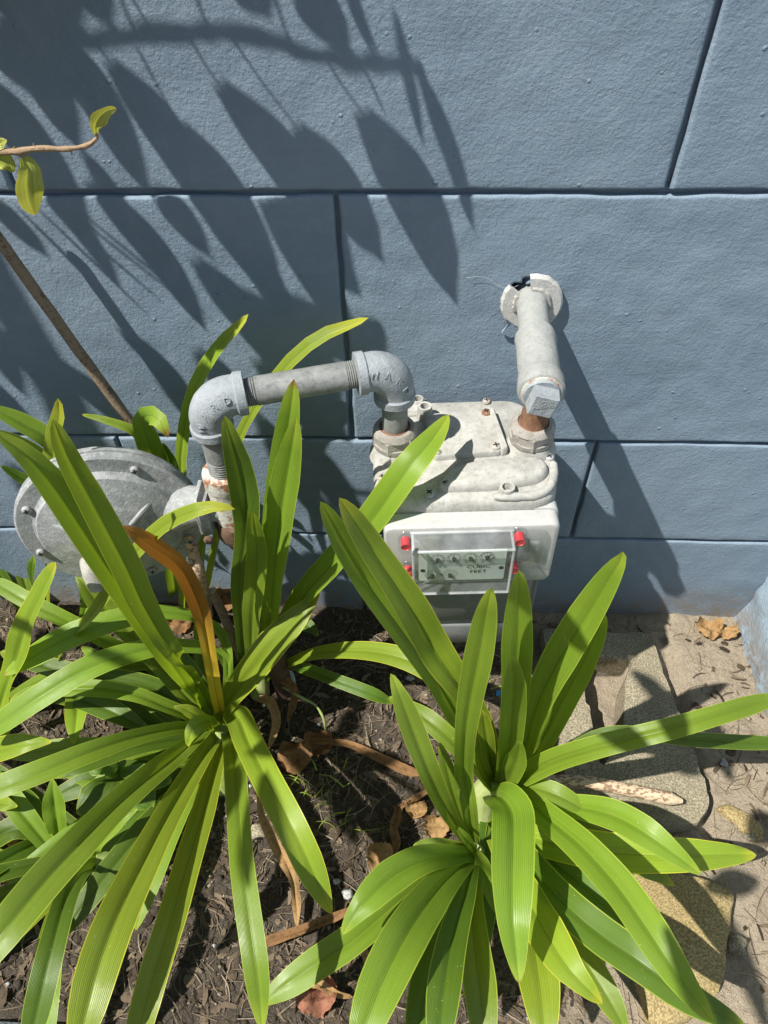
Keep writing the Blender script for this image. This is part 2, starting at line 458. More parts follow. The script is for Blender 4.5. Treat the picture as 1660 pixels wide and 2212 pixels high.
# ------------------------------------------------------------------ the ground
def ground_z(x, y):
    p = V((x, y, 0))
    # narrow sunken gaps round the blocks
    gap = 0
    if .46 < x < .53 and -.44 < y < -.05: gap = .020 * max(0, 1 - abs(x - .488) / .022)
    if .318 < x < .405 and -.322 < y < -.10: gap = .038
    return -gap + .010 * mnoise.noise(p * 7) + .006 * mnoise.noise(p * 22) + .0035 * mnoise.noise(p * 60) + .002 * mnoise.noise(p * 140)
def axis_steps(lo, hi, d, far):
    inner = [lo + d * i for i in range(int((hi - lo) / d) + 1)]
    a, g = [], d
    v = lo
    while v > -far: g *= 1.7; v -= g; a.append(v)
    b, g = [], d
    v = inner[-1]
    while v < far: g *= 1.7; v += g; b.append(v)
    return a[::-1] + inner + b
gx = axis_steps(-1.0, .80, .005, 60); gy = axis_steps(-.80, .03, .005, 60)
vs, fs = [], []
for y in gy:
    for x in gx:
        k = 1.0 if (-1.1 < x < .9 and -.9 < y < .1) else 0.0
        vs.append((x, y, ground_z(x, y) * k))
nx = len(gx)
for j in range(len(gy) - 1):
    for i in range(nx - 1):
        a = j * nx + i; fs.append((a, a + 1, a + nx + 1, a + nx))
tag(mesh_obj('ground', vs, fs, M_SOIL), kind='structure')

# ------------------------------------------------------------------ the block wall: every block a piece with recessed joints
wall = empty('block_wall', (0, 0, 0), 'slate-blue painted block wall with recessed joints behind the gas meter', 'wall')
HOLE = onwall(1131, 628)                     # ragged hole above the pipe
PIPEW = V((.146, 0, .703))
def hole_depth(x, z):
    q = V((x - .146, z - .703)); 
    r1 = q.length
    n = mnoise.noise(V((x * 90, z * 90, 3))) * .0028
    d = 0
    if r1 < .024 + n: d = 1
    a = V((x - .127, z - .722)); b = V((x - .135, z - .734))
    if a.length < .0095 + n or b.length < .004 + n: d = 1
    return d
def block(x0, x1, z0, z1, step, hole=False, seed=0):
    g, rim = .0028, .0042                     # half the joint, rounded edge
    nx_ = max(6, int((x1 - x0) / step)); nz_ = max(6, int((z1 - z0) / step))
    xs = [x0 + g] + [x0 + g + rim * t for t in (.3, .7)] + [x0 + g + rim + (x1 - x0 - 2 * g - 2 * rim) * i / nx_ for i in range(nx_ + 1)] + [x1 - g - rim * t for t in (.7, .3)] + [x1 - g]
    zs = [z0 + g] + [z0 + g + rim * t for t in (.3, .7)] + [z0 + g + rim + (z1 - z0 - 2 * g - 2 * rim) * i / nz_ for i in range(nz_ + 1)] + [z1 - g - rim * t for t in (.7, .3)] + [z1 - g]
    vs, fs = [], []
    for z in zs:
        for x in xs:
            e = min(x - x0 - g, x1 - g - x, z - z0 - g, z1 - g - z)
            t = min(1, e / rim)
            y = (1 - math.sqrt(max(0, 1 - (1 - t) ** 2))) * .005
            y += .0022 * mnoise.noise(V((x * 6, z * 6, seed))) + .0009 * mnoise.noise(V((x * 30, z * 30, seed)))
            wx = .0016 * mnoise.noise(V((z * 26, x * 3, seed + 5))); wz = .0018 * mnoise.noise(V((x * 26, z * 3, seed + 9)))
            k = max(0, 1 - e / .02)
            if hole and hole_depth(x, z): y += .035 + .006 * mnoise.noise(V((x * 200, z * 200, 1)))
            vs.append((x + wx * k, y, z + wz * k))
    n = len(xs); m = len(zs)
    for j in range(m - 1):
        for i in range(n - 1):
            a = j * n + i; fs.append((a, a + 1, a + n + 1, a + n))
    # side walls back into the joint
    ring = [i for i in range(n)] + [j * n + n - 1 for j in range(1, m)] + [(m - 1) * n + i for i in range(n - 2, -1, -1)] + [j * n for j in range(m - 2, 0, -1)]
    b0 = len(vs)
    for r in ring: vs.append((vs[r][0], .06, vs[r][2]))
    for k in range(len(ring)):
        a, b = ring[k], ring[(k + 1) % len(ring)]; c, d = b0 + k, b0 + (k + 1) % len(ring)
        fs.append((a, c, d, b))
    return mesh_obj('block', vs, fs, M_WALL, wall)
X1, X2, BW = .276, -.093, .737
RX = .66
ZC = [-.05, .233, .4636, .842, 1.22, 1.60, 1.98, 2.36]
for ci in range(len(ZC) - 1):
    off = X1 if ci in (1, 3, 5) else X2
    edges = sorted([off + BW * k for k in range(-3, 3)])
    edges = [e for e in edges if e < RX - .05] + [RX]
    for i in range(len(edges) - 1):
        if edges[i + 1] < -1.3: continue
        near = ZC[ci] < 1.1 and edges[i + 1] > -.8
        hole = ci == 2 and edges[i] < .146 < edges[i + 1]
        block(edges[i], edges[i + 1], ZC[ci], ZC[ci + 1], .0025 if hole else (.009 if near else .05), hole, ci * 7 + i)
# mortar bed behind the joints
jb = bmesh.new(); bmesh.ops.create_cube(jb, size=1)
for v in jb.verts: v.co = V((v.co.x * 2.4 - .53 , .0105 + .05 + v.co.y * .098 , v.co.z * 2.5 + 1.2))
bmesh.ops.delete(jb, geom=[f for f in jb.faces if f.normal.y < -.9], context='FACES')
bm_obj('wall_core', jb, M_JOINT, wall, False)
def mortar(x0, x1, z0, z1):
    vs = [(x0, .0082, z0), (x1, .0082, z0), (x1, .0082, z1), (x0, .0082, z1)]
    mesh_obj('mortar_joint', vs, [(0, 1, 2, 3)], M_JOINT, wall, False)
for ci in range(len(ZC) - 1):
    mortar(-1.8, RX, ZC[ci + 1] - .008, ZC[ci + 1] + .008)
    off = X1 if ci in (1, 3, 5) else X2
    for k in range(-2, 2):
        x = off + BW * k
        if x < RX - .05: mortar(x - .008, x + .008, ZC[ci] + .0085, ZC[ci + 1] - .0085)

# return wall at the right
rw = empty('return_wall', (RX, -.4, 0), 'pale blue rough rendered wall end beside the dry leaf', 'wall')
ys = [.0 - i * .012 for i in range(0, 110)]; zs = [-.05 + i * .012 for i in range(0, 40)] + [.45 + i * .1 for i in range(0, 20)]
vs, fs = [], []
for z in zs:
    for y in ys:
        x = RX - .010 + .010 * mnoise.noise(V((0, y * 9, z * 9))) + .004 * mnoise.noise(V((3, y * 40, z * 40)))
        x -= .012 * max(0, 1 - z / .05) * (1 + .6 * mnoise.noise(V((y * 30, 2, 5))))
        vs.append((x, y, z))
n = len(ys)
for j in range(len(zs) - 1):
    for i in range(n - 1):
        a = j * n + i; fs.append((a, a + n, a + n + 1, a + 1))
mesh_obj('render_face', vs, fs, M_RETURN, rw)
cb = bmesh.new(); bmesh.ops.create_cube(cb, size=1)
for v in cb.verts: v.co = V((RX + .12 + v.co.x * .2, -.66 + v.co.y * 1.30, 1.15 + v.co.z * 2.4))
bm_obj('wall_core', cb, M_RETURN, rw, False)

# ------------------------------------------------------------------ pieces lying in the ground
def paver(name, px, top, holes, mat, label, rnd=.02, zm='zE'):
    pts = [U(*conv(zm, *p), top) for p in px]
    c = sum(pts, V()) / len(pts)
    root_loc = (c.x, c.y, 0)
    o = rounded_poly([V((p.x - c.x, p.y - c.y)) for p in pts], rnd, 6)
    M = Matrix.Translation((c.x, c.y, 0))
    fine = []
    for i in range(len(o)):
        a, b = o[i], o[(i + 1) % len(o)]
        k = max(1, int((b - a).length / .012))
        fine += [a.lerp(b, t / k) for t in range(k)]
    if not holes:
        ob = slab(name, fine, [(-.05, 0), (top - .006, 0), (top - .0015, .0015), (top, .005)], mat, None, M, 50, .006)
    else:
        h = [U(*conv(zm, *p), top) for p in holes]
        hp = rounded_poly([V((p.x - c.x, p.y - c.y)) for p in h], .012, 4)
        bm = bmesh.new()
        def loop(P, z, w=.006):
            r = []
            for p in P:
                q = mnoise.noise(V((p.x * 45, p.y * 45, z * 20))) * w
                r.append(bm.verts.new(M @ V((p.x + q, p.y + q, z + (q * .4)))))
            return r
        def side(a, b):
            for i in range(len(a)):
                j = (i + 1) % len(a); bm.faces.new((a[i], a[j], b[j], b[i]))
        o0 = loop(fine, -.05); o1 = loop(fine, top - .005); o2 = loop([p * .985 for p in fine], top)
        side(o0, o1); side(o1, o2)
        hc = sum(hp, V((0, 0))) / len(hp)
        h2 = loop(hp, top); h1 = loop([hc + (p - hc) * .94 for p in hp], top - .006); h0 = loop([hc + (p - hc) * .93 for p in hp], -.05)
        side(h0, h1); side(h1, h2)
        e = []
        for L_ in (o2, h2):
            for i in range(len(L_)):
                ed = bm.edges.get((L_[i], L_[(i + 1) % len(L_)]))
                e.append(ed)
        bmesh.ops.triangle_fill(bm, use_beauty=True, edges=e)
        bmesh.ops.recalc_face_normals(bm, faces=bm.faces)
        ob = bm_obj(name, bm, mat, None, True, autosmooth=40)
    return tag(ob, label, 'paving block')
paver('concrete_block', [(85, 140), (655, 165), (965, 1000), (972, 1080), (900, 1175), (240, 1165), (150, 600)], .034,
      [(330, 262), (585, 285), (530, 400), (505, 700), (420, 860), (385, 860), (330, 560), (300, 400)], M_BLOCK,
      'grey hollow concrete block with an open core lying beside the meter', .007)
paver('paving_stone', [(560, 1420), (930, 1432), (1095, 1525), (1050, 1900), (1030, 2060), (700, 2300), (560, 1900)], .03, None, M_SAND,
      'ochre gritty paving stone under the drooping leaves at lower right', .012)
paver('mortar_patch', [(1005, 1080), (1060, 1050), (1180, 1110), (1245, 1180), (1250, 1260), (1200, 1250), (1100, 1160)], .009, None, M_SAND,
      'flat flaking yellow mortar patch beside the hollow block', .008)
kb = bmesh.new(); bmesh.ops.create_cube(kb, size=1)
for v in kb.verts: v.co = V((-.45 + v.co.x * 1.3, -.775 + v.co.y * .15, -.02 + v.co.z * .08))
bmesh.ops.bevel(kb, geom=list(kb.edges), offset=.008, segments=2, affect='EDGES')
tag(bm_obj('kerb', kb, M_KERB), kind='structure')
# ------------------------------------------------------------------ gas meter
MR = math.radians(2.4)
MO = V((.0625, -.131, .22))
meter = empty('gas_meter', MO, 'grey gas meter with clear dial box and red plugs', 'gas meter', rz=MR)
MM = Matrix.Translation((MO.x, MO.y, 0)) @ Matrix.Rotation(MR, 4, 'Z') @ Matrix.Translation((0.001, 0, .57)) @ Matrix.Rotation(math.radians(-1.2), 4, 'Y') @ Matrix.Translation((0, 0, -.57))
def ml(u, v, w): return MM @ V((u, v, w))
MX, MY, MZ = (MM.to_3x3() @ V((1, 0, 0))), (MM.to_3x3() @ V((0, 1, 0))), (MM.to_3x3() @ V((0, 0, 1)))
TOP = .575
cov = rounded_poly([(-.108, -.093), (.104, -.093), (.114, -.03), (.114, .02), (.085, .093), (-.075, .093), (-.114, .02), (-.114, -.05)], [.02, .035, .02, .02, .03, .03, .02, .02], 6)
# body below, ribs and front bellows panel
bod = rounded_poly([(-.098, -.080), (.106, -.080), (.106, .080), (-.098, .080)], .03, 6)
slab('body', bod, [(.222, .012), (.228, .004), (.24, 0), (.53, 0), (.545, -.003)], M_BODY, meter, MM)
flg = rounded_poly([(-.106, -.046), (.118, -.046), (.118, -.034), (-.106, -.034)], .004, 3)
slab('side_flange', flg, [(.235, .002), (.24, 0), (.545, 0)], M_BODY, meter, MM)
pan = rounded_poly([(-.07, .30), (.03, .30), (.03, .41), (-.07, .41)], .012, 4)
Mf = MM @ Matrix(((1, 0, 0, 0), (0, 0, -1, 0), (0, 1, 0, 0), (0, 0, 0, 1)))
slab('front_panel', pan, [(.080, 0), (.0845, 0), (.0855, .0015)], M_BODY, meter, Mf)
bp2 = rounded_poly([(-.085, .235), (.09, .235), (.09, .285), (-.085, .285)], .012, 4)
slab('front_panel', bp2, [(.080, 0), (.0835, 0), (.0845, .0015)], M_BODY, meter, Mf)
cover = slab('top_cover', cov, [(.545, 0), (.551, -.0015), (.566, -.0015), (.572, .001), (TOP, .005)], M_COVER, meter, MM, 50, .0012)
rimp = smooth_path([ml(u, v, TOP + .0005) for (u, v) in ((.030, -.088), (.06, -.088), (.085, -.085), (.100, -.072), (.107, -.052), (.109, -.032))], 24)
tube('cover_rim', rimp, [.0025] + [.0055] * 22 + [.0025], M_COVER, cover, 12, jitter=.0012)
hump = rounded_poly([(-.042, -.078), (-.018, -.040), (.02, -.029), (.085, -.026), (.101, -.036), (.101, -.055), (.086, -.069), (.03, -.079)], [.014, .02, .03, .02, .02, .02, .02, .02], 6)
slab('cover_hump', hump, [(TOP - .003, 0), (TOP + .003, .0006), (TOP + .008, .0025), (TOP + .0105, .005), (TOP + .0115, .008)], M_COVER, cover, MM, 70, .0008)
plate = rounded_poly([(-.048, .058), (.040, .062), (.048, -.018), (-.040, -.024)], .008, 4)
hp_ = slab('access_plate', plate, [(TOP - .002, 0), (TOP + .0070, 0), (TOP + .0085, .0015)], M_COVER, meter, MM, 45, .0006)
lip = rounded_poly([(.038, .060), (.0445, .060), (.0545, -.016), (.046, -.019)], .003, 3)
slab('raised_lip', lip, [(TOP - .002, 0), (TOP + .0115, 0), (TOP + .0132, .0015)], M_COVER, hp_, MM, 45, .0012)
def screw(u, v, w, r, mat, parent, axis=None, M=None):
    org = ml(u, v, w) if M is None else V((u, v, w)); ax = axis or MZ
    o = lathe('screw', org, ax, [(0, r), (r * .45, r), (r * .7, r * .85), (r * .82, r * .5), (r * .85, r * .1)], mat, parent, 18)
    x, y, a = frame_of(ax)
    an = random.uniform(0, 1.5)
    for k in (0, 1):
        d = x * math.cos(an + k * math.pi / 2) + y * math.sin(an + k * math.pi / 2); e = a.cross(d)
        c = org + a * r * .84
        vs = [c + d * sx * r * .62 + e * sy * r * .13 + a * h * r * .09 for h in (-1, 1) for sx in (-1, 1) for sy in (-1, 1)]
        mesh_obj('slot', vs, [(0, 1, 3, 2), (4, 6, 7, 5), (0, 4, 5, 1), (2, 3, 7, 6), (0, 2, 6, 4), (1, 5, 7, 3)], M_DARKHOLE, o, False)
    return o
def boss(u, v, r, h, inner, w=TOP):
    o = lathe('bolt_boss', ml(u, v, w - .004), MZ, [(0, r * 1.12), (.004, r * 1.03), (h * .8, r), (h, r * .93), (h, inner), (h * .25, inner * .9)], M_COVER, meter, 26, 40, jitter=.0006)
    lathe('bore', ml(u, v, w - .004 + h * .26), MZ, [(0, inner * .88), (.0004, inner * .86)], M_DARKHOLE, o, 20)
boss(-.055, .094, .0085, .012, .0055, TOP - .004)
boss(-.047, .060, .0100, .024, .0062)
boss(.046, -.080, .0098, .014, .0062)
for (u, v, w, r, m) in [(.034, .055, TOP + .0075, .0062, M_RUST), (.040, -.010, TOP + .0075, .0062, M_SCREW), (-.034, -.016, TOP + .0075, .005, M_SCREW),
                        (-.104, -.052, TOP + .001, .0055, M_SCREW), (-.047, -.082, TOP + .002, .0062, M_SCREWG), (.106, -.024, TOP - .001, .0060, M_SCREWG),
                        (.038, .086, TOP + .001, .0055, M_SCREW)]:
    screw(u, v, w, r, m, meter)
chip = lathe('screw', ml(.093, -.005, TOP + .002), MZ + MX * .3, [(0, .006), (.004, .0055), (.006, .003)], M_RUST, meter, 10, jitter=.002)
# connection bosses and swivel nuts
for (u, ang) in ((-.0865, .2), (.0850, .45)):
    lathe('port_boss', ml(u, 0, TOP - .006), MZ, [(0, .034), (.006, .0325), (.013, .029), (.017, .0275)], M_COVER, meter, 36, jitter=.0012)
    nut = lathe('swivel_nut', ml(u, 0, TOP + .010), MZ, [(0, .0265), (.003, .0275), (.010, .0280)], M_NUT, meter, 36, jitter=.0012)
    hx = MX * math.cos(ang) + MY * math.sin(ang)
    lathe('hexagon', ml(u, 0, TOP + .013), MZ, [(0, .0275), (.002, .0292), (.019, .0292), (.0215, .0275)], M_NUT, nut, sides=6, sharp=25, hint=hx)
    lathe('collar', ml(u, 0, TOP + .0335), MZ, [(0, .0278), (.003, .0268), (.007, .0240), (.0075, .0195), (.004, .0185)], M_NUT, nut, 36, jitter=.0009)
    lathe('gasket', ml(u, 0, TOP + .0345), MZ, [(0, .0190), (.005, .0185), (.0062, .0150)], M_RUST, nut, 30)
# ---- index housing
HY = -.119                                   # local plane of the housing front
def fm(y): return MM @ Matrix(((1, 0, 0, 0), (0, 0, -1, -0.0), (0, 1, 0, 0), (0, 0, 0, 1))) @ Matrix.Translation((0, 0, -y))
Mh = MM @ Matrix(((1, 0, 0, 0), (0, 0, -1, 0), (0, 1, 0, 0), (0, 0, 0, 1)))   # local (u, w, depth towards viewer)
hs = rounded_poly([(-.1035, .443), (.1085, .443), (.1085, .559), (-.1035, .559)], .013, 8)
housing = slab('index_housing', hs, [(.094, .002), (.0955, 0), (.1130, 0), (.1160, .0009), (.1180, .0026), (.119, .0055)], M_PLASTIC, meter, Mh, 28)
hs2 = rounded_poly([(-.1050, .4415), (.1100, .4415), (.1100, .5605), (-.1050, .5605)], .014, 8)
slab('back_rim', hs2, [(.078, .001), (.0795, 0), (.0930, 0), (.0940, .0012)], M_PLASTIC, housing, Mh, 60)
rec = rounded_poly([(-.060, .452), (.060, .452), (.060, .548), (-.060, .548)], .006, 4)
slab('recess_panel', rec, [(.1185, 0), (.1198, 0), (.1202, .001)], M_BODY, housing, Mh, 40)
ring_side = rounded_poly([(.062, .482), (.094, .482), (.094, .553), (.062, .553)], [.001, .032, .032, .001], 9)
slab('side_lobe', ring_side, [(.1195, 0), (.1220, 0), (.1228, .001)], M_FROST, housing, Mh, 40)
for (cu, cw) in ((.078, .526), (.071, .486)):
    q = [(cu - .006, cw - .008), (cu + .006, cw - .008), (cu + .006, cw + .008), (cu - .006, cw + .008)]
    slab('clip', rounded_poly(q, .001, 2), [(.1232, 0), (.1265, 0), (.127, .0006)], M_FROST, housing, Mh, 40)
Mh = Mh @ Matrix.Translation((-.008, 0, 0))
# clear dial box: five thin walls, a dial plate inside
FY = .148
cu0, cu1, cw0, cw1 = -.0605, .0575, .464, .5495
box = None
def sheet(name, q, mat, parent):
    """thin wall with thickness"""
    a, b, c, d = [V(p) for p in q]; nrm = (b - a).cross(d - a).normalized() * .0012
    P = [a, b, c, d, a + nrm, b + nrm, c + nrm, d + nrm]
    return mesh_obj(name, [Mh @ p for p in P], [(0, 1, 2, 3), (4, 7, 6, 5), (0, 4, 5, 1), (1, 5, 6, 2), (2, 6, 7, 3), (3, 7, 4, 0)], mat, parent, False)
bz = .1206
cover_box = sheet('dial_cover', [(cu0, cw0, FY), (cu1, cw0, FY), (cu1, cw1, FY), (cu0, cw1, FY)], M_CLEAR, meter)
sheet('cover_top', [(cu0 - .003, cw1 + .0015, bz), (cu0, cw1 + .0015, FY), (cu1, cw1 + .0015, FY), (cu1 + .003, cw1 + .0015, bz)], M_FROST, cover_box)
sheet('cover_side', [(cu0, cw0, bz), (cu0, cw0, FY), (cu0, cw1, FY), (cu0, cw1, bz)], M_CLEAR, cover_box)
sheet('cover_side', [(cu1, cw0, bz), (cu1, cw1, bz), (cu1, cw1, FY), (cu1, cw0, FY)], M_CLEAR, cover_box)
sheet('cover_bottom', [(cu0, cw0, bz), (cu1, cw0, bz), (cu1, cw0, FY), (cu0, cw0, FY)], M_FROST, cover_box)
def rim_bar(a, b, r=.0019):
    tube('cover_edge', [Mh @ V(a), Mh @ V(b)], r, M_EDGE, cover_box, 8)
for a, b in [((cu0, cw0, FY), (cu1, cw0, FY)), ((cu0, cw1, FY), (cu1, cw1, FY)), ((cu0, cw0, FY), (cu0, cw1, FY)), ((cu1, cw0, FY), (cu1, cw1, FY)),
             ((cu0 - .003, cw1 + .002, bz), (cu1 + .003, cw1 + .002, bz)), ((cu0, cw1, bz), (cu0, cw1, FY)), ((cu1, cw1, bz), (cu1, cw1, FY))]:
    rim_bar(a, b)
for (cu, cw) in ((cu0 - .0085, .545), (cu1 + .0085, .548), (cu0 - .0065, .487), (cu1 + .0065, .492)):
    lug = lathe('plug_sleeve', Mh @ V((cu, cw, bz - .0005)), -MY, [(0, .0100), (.001, .0092), (.020, .0086), (.0205, .0070)], M_CLEAR, cover_box, 24)
    lathe('red_plug', Mh @ V((cu, cw, bz + .004)), -MY, [(0, .0062), (.012, .0062), (.0125, .0055), (.0115, .0050)], M_RED, cover_box, 24)
PD = .1372
pl_ = rounded_poly([(-.054, .477), (.052, .477), (.052, .536), (-.054, .536)], .0025, 3)
dplate = slab('dial_plate', pl_, [(PD - .0012, 0), (PD, 0)], M_PLATE, meter, Mh, 30)
for (u, w) in ((-.049, .4985), (.0475, .5005)):
    lathe('mounting_slot', Mh @ V((u, w, PD + .0001)), -MY, [(0, .0032), (.0003, .0030)], M_DARKHOLE, dplate, 16)
lathe('centre_pin', Mh @ V((-.0258, .4895, PD)), -MY, [(0, .0013), (.001, .0011)], M_BLACK, dplate, 10)
def ring(c, r0, r1, name, parent, n=40, mat=M_BLACK):
    vs, fs = [], []
    for k in range(n):
        a = 2 * math.pi * k / n
        for r in (r0, r1): vs.append(Mh @ V((c[0] + r * math.cos(a), c[1] + r * math.sin(a), c[2])))
    for k in range(n):
        a, b = 2 * k, 2 * ((k + 1) % n); fs.append((a, a + 1, b + 1, b))
    return mesh_obj(name, vs, fs, mat, parent, False)
TM = lambda u, w, d=0.0005, rot=0.0: Mh @ Matrix.Translation((u, w, PD + d)) @ Matrix.Rotation(rot, 4, 'Z')
dials = [(-.0310, .5215, -1, 250), (-.0112, .5225, 1, 100), (.0085, .5230, -1, 318), (.0283, .5240, 1, 55)]
for (u, w, sgn, pa) in dials:
    d = ring((u, w, PD + .0004), .0086, .00895, 'dial', dplate)
    for k in range(10):
        a = math.radians(90 - sgn * 36 * k)
        text_obj('digit', str(k), .0042, M_BLACK, d, TM(u + .0067 * math.cos(a), w + .0067 * math.sin(a)))
        t0, t1 = .0086, .0093
        ring((u + .0086 * math.cos(a), w + .0086 * math.sin(a), PD + .0005), 0.0, .00042, 'tick', d, 6)
    text_obj('print', 'PER', .0026, M_BLACK, d, TM(u - .0042, w - .0100, rot=math.radians(-14)))
    text_obj('print', 'REV', .0026, M_BLACK, d, TM(u + .0042, w - .0100, rot=math.radians(14)))
    hub = lathe('pointer', Mh @ V((u, w, PD + .0008)), -MY, [(0, .0025), (.004, .0020), (.0045, .0012)], M_POINTER, d, 18)
    a = math.radians(pa); dv = V((math.cos(a), math.sin(a))); pv = V((-dv.y, dv.x))
    tri = [dv * .0088, pv * .0017 - dv * .001, -pv * .0017 - dv * .001]
    vs = [Mh @ V((u + t.x, w + t.y, PD + h)) for h in (.0022, .0034) for t in tri]
    mesh_obj('needle', vs, [(0, 2, 1), (3, 4, 5), (0, 1, 4, 3), (1, 2, 5, 4), (2, 0, 3, 5)], M_POINTER, d, False)
for (u, w, pa) in ((-.0370, .4895, 215), (-.0155, .4900, 320)):
    d = ring((u, w, PD + .0004), .0088, .0091, 'test_dial', dplate)
    ring((u, w, PD + .0005), .0058, .0060, 'inner_ring', d)
    for k in range(10):
        a = 2 * math.pi * k / 10
        ring((u + .0078 * math.cos(a), w + .0078 * math.sin(a), PD + .0005), 0, .0003, 'tick', d, 6)
    lathe('pointer', Mh @ V((u, w, PD + .0008)), -MY, [(0, .0025), (.004, .0020), (.0045, .0012)], M_POINTER, d, 18)
    a = math.radians(pa); dv = V((math.cos(a), math.sin(a))); pv = V((-dv.y, dv.x))
    tri = [dv * .0085, pv * .0017 - dv * .001, -pv * .0017 - dv * .001]
    vs = [Mh @ V((u + t.x, w + t.y, PD + h)) for h in (.0022, .0034) for t in tri]
    mesh_obj('needle', vs, [(0, 2, 1), (3, 4, 5), (0, 1, 4, 3), (1, 2, 5, 4), (2, 0, 3, 5)], M_POINTER, d, False)
text_obj('print', 'CUBIC', .0088, M_BLACK, dplate, TM(.0195, .5042, .0006), sx=1.16)
text_obj('print', 'FEET', .0088, M_BLACK, dplate, TM(.0195, .4945, .0006), sx=1.16)

# ------------------------------------------------------------------ pipe out of the wall with tee, plug and rusty nipple
pr = empty('wall_pipe', (.146, 0, .705), 'light grey pipe out of the wall with broken flange, tee and square plug', 'gas pipe')
PB, PE = V((.1455, .03, .707)), V((.1392, -.19, .703))
def along(y): t = (y - PB.y) / (PE.y - PB.y); return PB.lerp(PE, t)
PA = (PE - PB).normalized()
tube('pipe', [along(y) for y in (.03, -.02, -.05, -.085)], .0192, M_PIPE, pr, 32, jitter=.0005)
def arc_ring(a0, a1, r0, r1, y0, y1, mat, name, parent=pr, n=26, wob=.0012):
    vs, fs = [], []
    for k in range(n + 1):
        a = math.radians(a0 + (a1 - a0) * k / n)
        w = wob * mnoise.noise(V((math.cos(a) * 6, math.sin(a) * 6, 2)))
        for (r, y) in ((r0, y1), (r1 * .93 + w, y1), (r1 + w, y1 + .002), (r1 + w, y0), (r0, y0)):
            vs.append(V((.1448 + r * math.cos(a), y, .7055 + r * math.sin(a))))
    for k in range(n):
        for j in range(5):
            a, b = k * 5 + j, k * 5 + (j + 1) % 5
            fs.append((a, b, b + 5, a + 5))
    fs.append((0, 1, 2, 3, 4)); fs.append(tuple(n * 5 + j for j in (4, 3, 2, 1, 0)))
    o = mesh_obj(name, vs, fs, mat, parent, True); o.data.set_sharp_from_angle(angle=math.radians(35)); return o
f1 = arc_ring(100, -78, .0195, .0385, -.001, -.0085, M_WHITE, 'flange')
arc_ring(96, -25, .0190, .0245, -.0082, -.0115, M_COVER, 'sealant', f1)
f2 = arc_ring(142, 272, .0195, .0385, -.0005, -.007, M_WHITE, 'flange')
arc_ring(148, 205, .0190, .0245, -.0068, -.010, M_COVER, 'sealant', f2)
# tee: run along the pipe, collars at both ends, branch downwards
ty = [-.076, -.077, -.0835, -.090, -.095, -.130, -.150, -.155, -.158, -.170, -.1765, -.178]
tr = [.0195, .0236, .0246, .0238, .0236, .0240, .0238, .0250, .0262, .0266, .0260, .0235]
tee = tube('tee', [along(y) for y in ty], tr, M_PIPE, pr, 36, jitter=.0011, sharp=50)
bx = V((.1425, -.128, 0))
nutR = ml(.0850, 0, TOP + .03)
tube('branch', [V((nutR.x, nutR.y, z)) for z in (.690, .682, .674, .668, .664, .6635)], [.022, .0235, .0245, .0245, .024, .018], M_PIPE, tee, 30, jitter=.001)
tube('nipple', [V((nutR.x, nutR.y, z)) for z in (.668, .655, .64, .628, .616, .608)], [.0150, .0158, .0162, .0164, .0175, .0185], M_RUST, pr, 28, jitter=.0008)
tube('rust_ring', [along(y) for y in (-.1775, -.1790, -.1800)], [.0228, .0230, .0215], M_RUSTP, tee, 32, jitter=.0008)
plug = tube('plug', [along(y) for y in (-.1785, -.1815, -.1835)], [.0205, .0205, .0196], M_ELBOW, pr, 32, jitter=.0004)
sqx = (V((1, 0, 0)) * math.cos(math.radians(14)) - V((0, 0, 1)) * math.sin(math.radians(14)))
lathe('square_head', along(-.1825), PA, [(0, .0198), (.018, .0188), (.0188, .0176)], M_ELBOW, plug, sides=4, sharp=20, hint=sqx, jitter=.0006)
fr_x, fr_y, fr_a = frame_of(PA, V((0, 0, 1)))
Zd = -PA
tx = V((1, 0, 0)); tx = (tx - PA * tx.dot(PA)).normalized(); tyv = PA.cross(tx) ; 
if tyv.z < 0: tyv = -tyv
def facing(center, xdir, ndir):
    z = ndir.normalized(); x = (xdir - z * xdir.dot(z)).normalized(); y = z.cross(x)
    M = Matrix((x, y, z)).transposed().to_4x4(); M.translation = center; return M
hd = along(-.1825) + PA * .0187
rx_ = (V((1, 0, 0)) * math.cos(.2) - V((0, 0, 1)) * math.sin(-.2))
text_obj('print', 'THAILAND', .0046, M_ELBOW, plug, facing(hd + V((0, 0, -.0005)), V((1, 0, .22)), PA), .0006)
text_obj('print', '1', .0056, M_ELBOW, plug, facing(hd + V((-.001, 0, -.0068)), V((1, 0, .22)), PA), .0006)
ringM = facing(hd + V((.0, 0, .0058)), V((1, 0, .22)), PA)
vs, fs = [], []
for k in range(18):
    a = 2 * math.pi * k / 18
    for r, h in ((.0020, 0), (.0022, .0006), (.0027, .0006), (.0029, 0)): vs.append(ringM @ V((r * math.cos(a), r * math.sin(a), h)))
for k in range(18):
    for j in range(3):
        a, b = k * 4 + j, ((k + 1) % 18) * 4 + j; fs.append((a, a + 1, b + 1, b))
mesh_obj('emblem', vs, fs, M_ELBOW, plug)
# paint flake hanging below the flange
fl = [onwall(1084, 713), onwall(1100, 690), onwall(1128, 700), onwall(1122, 716), onwall(1104, 722)]
vs = [p + V((0, -.001 - .006 * (i == 1), 0)) for i, p in enumerate(fl)] + [p + V((0, -.006, -.001)) for p in fl]
tag(mesh_obj('paint_flake', vs, [(5, 6, 7, 8, 9), (4, 3, 2, 1, 0)] + [(i, (i + 1) % 5, 5 + (i + 1) % 5, 5 + i) for i in range(5)], M_WALL, None, False), 'curled flake of blue paint sticking out below the white flange', 'paint flake')

